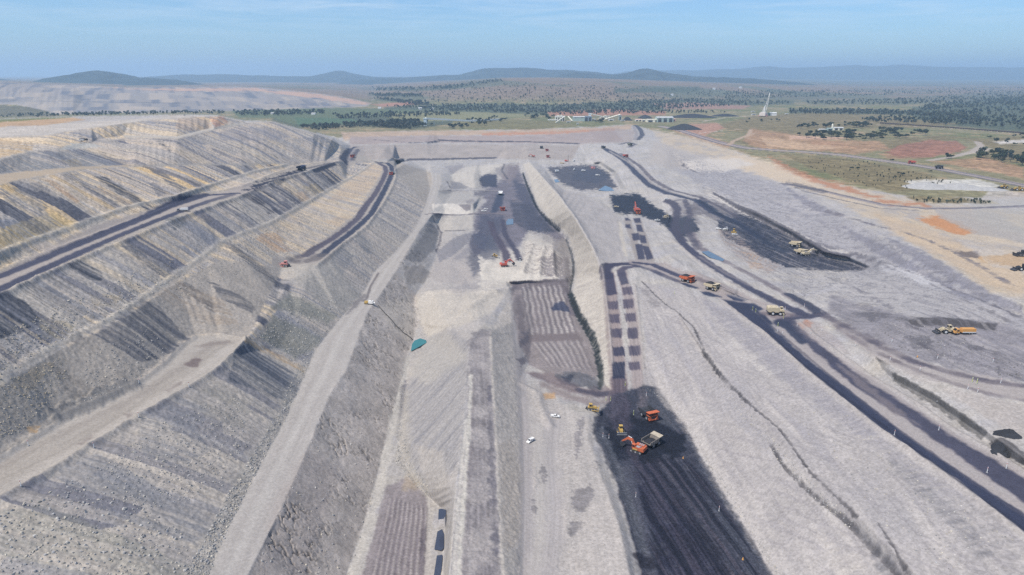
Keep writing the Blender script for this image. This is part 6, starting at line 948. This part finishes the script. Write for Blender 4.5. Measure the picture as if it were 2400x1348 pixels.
# ---------------- trees ----------------
LEAF=[M('gum_leaf_dark',(.036,.052,.034),rough=.9,var=.3,sc=.25,spec=.1),M('gum_leaf_olive',(.060,.072,.038),rough=.9,var=.3,sc=.25,spec=.1),M('gum_leaf_blue',(.045,.062,.052),rough=.9,var=.3,sc=.25,spec=.1)]; BARK=M('gum_bark',(.20,.17,.14),rough=.9)
def leafcloud(r,blobs,n,size):
    V=[];Fc=[]
    for _ in range(n):
        c,rad=blobs[r.integers(len(blobs))]; d=r.normal(size=3); d/=np.linalg.norm(d); p=np.array(c)+d*np.array(rad)*(.45+.6*r.random()**.6); a=r.normal(size=3); a/=np.linalg.norm(a); b=np.cross(a,r.normal(size=3)); b/=np.linalg.norm(b); s_=size*(.6+.8*r.random()); o=len(V)
        V+=[p-a*s_-b*s_*.6,p+a*s_-b*s_*.7,p+a*s_*.8+b*s_*.7,p-a*s_*.9+b*s_*.6]; Fc.append((o,o+1,o+2,o+3))
    return np.array(V),np.array(Fc)
def tree_proto(seed,h,wd,n=120):
    r=np.random.default_rng(seed); blobs=[]; limbs=[]
    for i in range(6):
        a=r.random()*6.28; q=.55*wd*r.random()**.5; c=(math.cos(a)*q,math.sin(a)*q,h*(.52+.36*r.random())); blobs.append((c,(wd*.34,wd*.34,h*.15))); limbs.append(c)
    V,Fc=leafcloud(r,blobs,n,wd*.13); t=MB().cyl((0,0,-.6),(.1,0,h*.45),h*.028,h*.018,8)
    for c in limbs: t.cyl((.1,0,h*(.3+.12*r.random())),c,h*.012,h*.004,5,False)
    return V,Fc,t
protos=[]
for i,(h_,w_) in enumerate(((15,10),(12,11),(17,9),(10,9))):
    V,Fc,t=tree_proto(900+i,h_,w_); o=root('gum_tree',(0,0,0),0,'x','tree'); c=mesh_obj('crown',V,Fc,LEAF[i%3],o,None,False); k=t.build('trunk',BARK,o); protos.append([o,c,k,0])
def plant(u,v,label,grp,sc=1.0,which=None):
    pr=protos[random.randrange(4) if which is None else which]
    if pr[3]==0: r=pr[0]
    else:
        r=pr[0].copy(); C.objects.link(r)
        for ch in pr[1:3]: q=ch.copy(); C.objects.link(q); q.parent=r
    pr[3]+=1; r.location=gp(u,v); r.rotation_euler=(0,0,random.uniform(0,6.28)); k=sc*random.uniform(.75,1.2); r.scale=(k*random.uniform(.9,1.1),k*random.uniform(.9,1.1),k); tag(r,label,'tree',grp)
def inpoly(px):
    p=np.array(px,float); 
    while True:
        u=random.uniform(p[:,0].min(),p[:,0].max()); v=random.uniform(p[:,1].min(),p[:,1].max()); ins=False
        for (x0,y0),(x1,y1) in zip(px,px[1:]+px[:1]):
            if (y0>v)!=(y1>v) and u<(x1-x0)*(v-y0)/(y1-y0)+x0: ins=not ins
        if ins: return u,v
for px,n,lb,gr,sc in (([(2282,366),(2330,360),(2400,375),(2480,385),(2480,400),(2400,396),(2340,382),(2285,376)],34,'dark gum tree in the clump by the pale track at the right edge','clump by the pale track',1.15),
  ([(1868,318),(1930,312),(2020,312),(2070,306),(2175,312),(2178,318),(2100,326),(2010,330),(1900,328)],90,'dark gum tree in the long belt behind the red field','belt behind the red field',1.0),
  ([(1862,300),(1900,294),(1920,296),(1905,302),(1870,304)],10,'gum tree in the small group left of the cream rural works','group left of the rural works',1.0),([(1925,296),(2020,290),(2050,296),(2020,301),(1930,302)],34,'gum tree in the belt behind the cream rural works','belt behind the rural works',1.0),
  ([(980,292),(1000,290),(1020,298),(960,304)],10,'gum tree at the foot of the pale conveyor tower','trees at the conveyor tower',1.0),([(1050,298),(1095,296),(1100,303),(1055,303)],14,'gum tree under the long conveyor gallery','trees under the conveyor',.9),([(1085,286),(1180,274),(1195,280),(1160,290),(1130,296),(1100,292)],30,'gum tree at the right end of the long conveyor','trees at the conveyor end',.9),([(1230,272),(1290,268),(1300,280),(1280,284),(1240,280)],20,'gum tree left of the washery plant','trees left of the washery',.9),([(1395,284),(1425,284),(1420,289),(1396,290)],8,'dark gum tree below the white conveyor galleries','trees below the galleries',.9),
  ([(2300,320),(2400,322),(2480,328),(2480,345),(2390,345),(2330,335)],12,'scattered gum tree near the white pad on the right','trees near the white pad',.8),([(1750,283),(1830,283),(1830,288),(1750,289)],7,'small gum tree on the green paddock below the dragline','trees below the dragline',.8)):
    for _ in range(n): plant(*inpoly(px),lb,gr,sc)
for a,b in ((2217,372),(2223,372),(2230,371),(2289,374)): plant(a,b,'small gum tree on the verge where the pale track bends','trees at the track bend',.7)
for a,b in ((1995,397),(2010,398),(2090,378),(2105,408),(2116,412),(2180,404)): plant(a,b,'low bush-like tree on the green strip beside the rim road','bushes on the green strip',.5,3)
def forest(name,specs,label):
    r=np.random.default_rng(31); VV=[];FF=[];CC=[]; base=0
    for px,n,sc in specs:
        for _ in range(n):
            u,v=inpoly(px); P_=np.array(gp(u,v)); h_=sc*r.uniform(8,17); w_=h_*r.uniform(.55,.95); kq=9; d=r.normal(size=(kq,3)); d/=np.linalg.norm(d,axis=1)[:,None]; c=d*np.array([w_*.36,w_*.36,h_*.26])*r.uniform(.5,1.05,(kq,1))+np.array([0,0,h_*.62])
            a=r.normal(size=(kq,3)); a/=np.linalg.norm(a,axis=1)[:,None]; b=np.cross(a,r.normal(size=(kq,3))); b/=np.linalg.norm(b,axis=1)[:,None]; s_=w_*r.uniform(.16,.34,(kq,1))
            q=np.stack([c-a*s_-b*s_,c+a*s_-b*s_,c+a*s_+b*s_,c-a*s_+b*s_],1).reshape(-1,3)+P_; w2=.35; tk=np.array([[-w2,0,-1],[w2,0,-1],[w2*.6,0,h_*.6],[-w2*.6,0,h_*.6]])+P_
            VV.append(q); VV.append(tk); m=kq+1; FF.append(np.arange(m*4).reshape(m,4)+base); base+=m*4
            col=np.array([(.044,.060,.046),(.060,.072,.048),(.052,.066,.056),(.070,.074,.056)][r.integers(4)])*r.uniform(.8,1.25); CC.append(np.repeat(col[None],m*4,0))
    o=mesh_obj(name,np.concatenate(VV),np.concatenate(FF),M_n,None,np.concatenate(CC).astype(F32),False); tag(o,label,None,None,'stuff')
forest('woodland',[([(2170,270),(2300,240),(2480,225),(2850,220),(2850,330),(2480,310),(2400,305),(2300,298),(2180,290)],1500,1.0),([(2010,282),(2170,268),(2300,262),(2300,298),(2180,292),(2060,288)],260,1.0),([(2150,250),(2330,232),(2480,222),(2480,245),(2300,250),(2160,262)],500,1.0),([(1850,258),(2080,260),(2250,270),(2250,276),(2060,270),(1850,267)],420,1.0),([(1880,238),(2100,233),(2330,216),(2480,210),(2480,228),(2300,240),(2100,246),(1900,246)],600,.95)],'gum woodland covering the plain at the right')
forest('scrub',[([(540,262),(760,260),(760,268),(660,272),(560,272)],240,.9),([(700,298),(820,292),(960,296),(960,302),(840,298),(740,306)],260,.85),([(840,290),(980,284),(985,296),(960,304),(850,296)],260,1.0),([(780,270),(1000,262),(1090,270),(1000,274),(800,282)],240,.9),([(900,250),(1100,245),(1300,247),(1500,237),(1640,233),(1850,238),(1850,244),(1640,252),(1500,262),(1380,266),(1200,266),(1050,262)],1700,.85),([(870,203),(1000,206),(1090,197),(1170,187),(1180,191),(1060,209),(880,214)],300,1.1),([(860,221),(990,222),(990,229),(880,227)],140,1.1),([(870,231),(1000,241),(1010,248),(960,246)],140,1.1),([(880,210),(1200,195),(1500,205),(1900,212),(2000,225),(1500,240),(1000,240)],900,.7),([(120,268),(440,262),(530,262),(530,268),(430,268),(120,274)],240,.8),([(-200,272),(130,268),(130,274),(-200,279)],110,.8),([(1700,215),(2000,212),(2400,203),(2400,215),(2000,226),(1700,232)],700,.9),([(1850,362),(1960,370),(2060,385),(2180,412),(2230,432),(2080,448),(2000,430),(1900,395)],130,.22),([(2130,462),(2310,470),(2330,478),(2150,476)],70,.22),([(1280,262),(1560,262),(1700,262),(1700,266),(1300,270)],160,.8)],'scattered gum scrub over the valley')
# ---------------- broken rock ----------------
def rocks(name,specs,label,mt):
    r=np.random.default_rng(77); t_=(1+5**.5)/2; ico=np.array([(-1,t_,0),(1,t_,0),(-1,-t_,0),(1,-t_,0),(0,-1,t_),(0,1,t_),(0,-1,-t_),(0,1,-t_),(t_,0,-1),(t_,0,1),(-t_,0,-1),(-t_,0,1)])/1.9
    tf=np.array([(0,11,5),(0,5,1),(0,1,7),(0,7,10),(0,10,11),(1,5,9),(5,11,4),(11,10,2),(10,7,6),(7,1,8),(3,9,4),(3,4,2),(3,2,6),(3,6,8),(3,8,9),(4,9,5),(2,4,11),(6,2,10),(8,6,7),(9,8,1)])
    UU=[];SS=[];CC=[]
    for px,n,s0,s1,cols in specs:
        for _ in range(int(n*1.5)):
            q=inpoly(px)
            if CLS[int(np.clip(np.searchsorted(vs_,q[1]),0,NR-1)),int(np.clip((q[0]-us[0])/STEP,0,NC-1))]==1: continue
            UU.append(q); SS.append(.5*(s0+(s1-s0)*r.random()**4.0)); CC.append(np.array(cols[r.integers(len(cols))])*r.uniform(.8,1.15))
    UU=np.array(UU); n=len(UU); z=zat(UU[:,0],UU[:,1]); x,y=unproj(UU[:,0],UU[:,1],z); zz=zat(UU[:,0],UU[:,1],Z); S=np.array(SS)
    jit=r.uniform(.65,1.25,(n,12,1)); sq=r.uniform(.6,1.3,(n,1,3)); V=ico[None]*jit*sq*S[:,None,None]; an=r.uniform(0,6.28,n); c,s=np.cos(an)[:,None],np.sin(an)[:,None]; V=np.stack([V[...,0]*c-V[...,1]*s,V[...,0]*s+V[...,1]*c,V[...,2]],-1)+np.stack([x,y,zz+S*.15],-1)[:,None]
    Fc=(tf[None]+np.arange(n)[:,None,None]*12).reshape(-1,3); co=np.repeat(np.array(CC),12,0)
    o=mesh_obj(name,V.reshape(-1,3),Fc,mt,None,co.astype(F32),False,3); tag(o,label,None,None,'stuff')
GR=[(.34,.33,.32),(.42,.40,.37),(.26,.26,.26),(.46,.42,.35)]; DKR=[(.15,.145,.145),(.20,.19,.185),(.26,.25,.24),(.32,.30,.29)]; TNR=[(.42,.36,.26),(.36,.34,.30),(.48,.42,.32)]
rocks('rubble',[([(430,1348),(540,1150),(640,985),(700,860),(740,822),(715,890),(670,990),(592,1135),(536,1246),(495,1348)],1900,.25,1.15,GR),([(222,1100),(430,960),(560,930),(600,1010),(520,1150),(330,1200)],1500,.25,1.0,GR),([(0,1200),(200,1110),(420,1240),(460,1348),(0,1348)],1100,.25,1.3,GR),([(0,900),(140,840),(160,880),(60,1010),(0,1030)],600,.2,.9,TNR),([(200,830),(350,760),(400,830),(320,900),(200,960)],500,.25,1.0,GR),([(0,780),(120,720),(290,650),(400,600),(420,650),(280,740),(130,815),(0,895)],1200,.25,1.1,TNR+GR),
 ([(600,790),(650,740),(690,690),(800,690),(800,740),(735,830),(700,860)],1500,.25,1.1,GR),([(940,900),(925,1085),(998,1165),(1012,1150),(968,1090),(945,1010),(958,930)],900,.2,.9,GR),([(980,745),(1003,770),(1002,796),(985,790)],120,.2,.8,GR),([(640,1190),(850,760),(960,830),(930,1000),(820,1348),(600,1348)],500,.3,1.1,GR),([(870,730),(990,640),(980,740),(960,800)],120,.3,1.0,GR),([(1507,905),(1570,952),(1655,1086),(1775,1273),(1815,1348),(1830,1348),(1780,1260),(1660,1070),(1580,940)],500,.2,.8,GR),([(1640,840),(1800,1010),(1920,1150),(2000,1220),(1990,1250),(1830,1090),(1700,930)],500,.2,1.0,GR),([(1225,1100),(1300,960),(1390,1000),(1440,1180),(1480,1348),(1225,1348)],400,.15,.6,GR),
 ([(2000,720),(2120,745),(2280,800),(2400,850),(2400,895),(2250,865),(2100,815)],700,.3,1.1,DKR),([(1700,790),(1900,900),(2200,1130),(2380,1270),(2200,1348),(2000,1180)],900,.2,.9,GR),([(400,640),(560,560),(700,500),(720,520),(560,640),(420,700)],900,.3,1.1,TNR+GR),([(180,560),(300,520),(300,560),(120,630)],250,.3,1.0,TNR),([(560,560),(700,500),(800,480),(760,560),(680,600),(600,600)],700,.3,1.1,TNR+GR)],'broken rock and boulders strewn over slopes and toes',M_g)
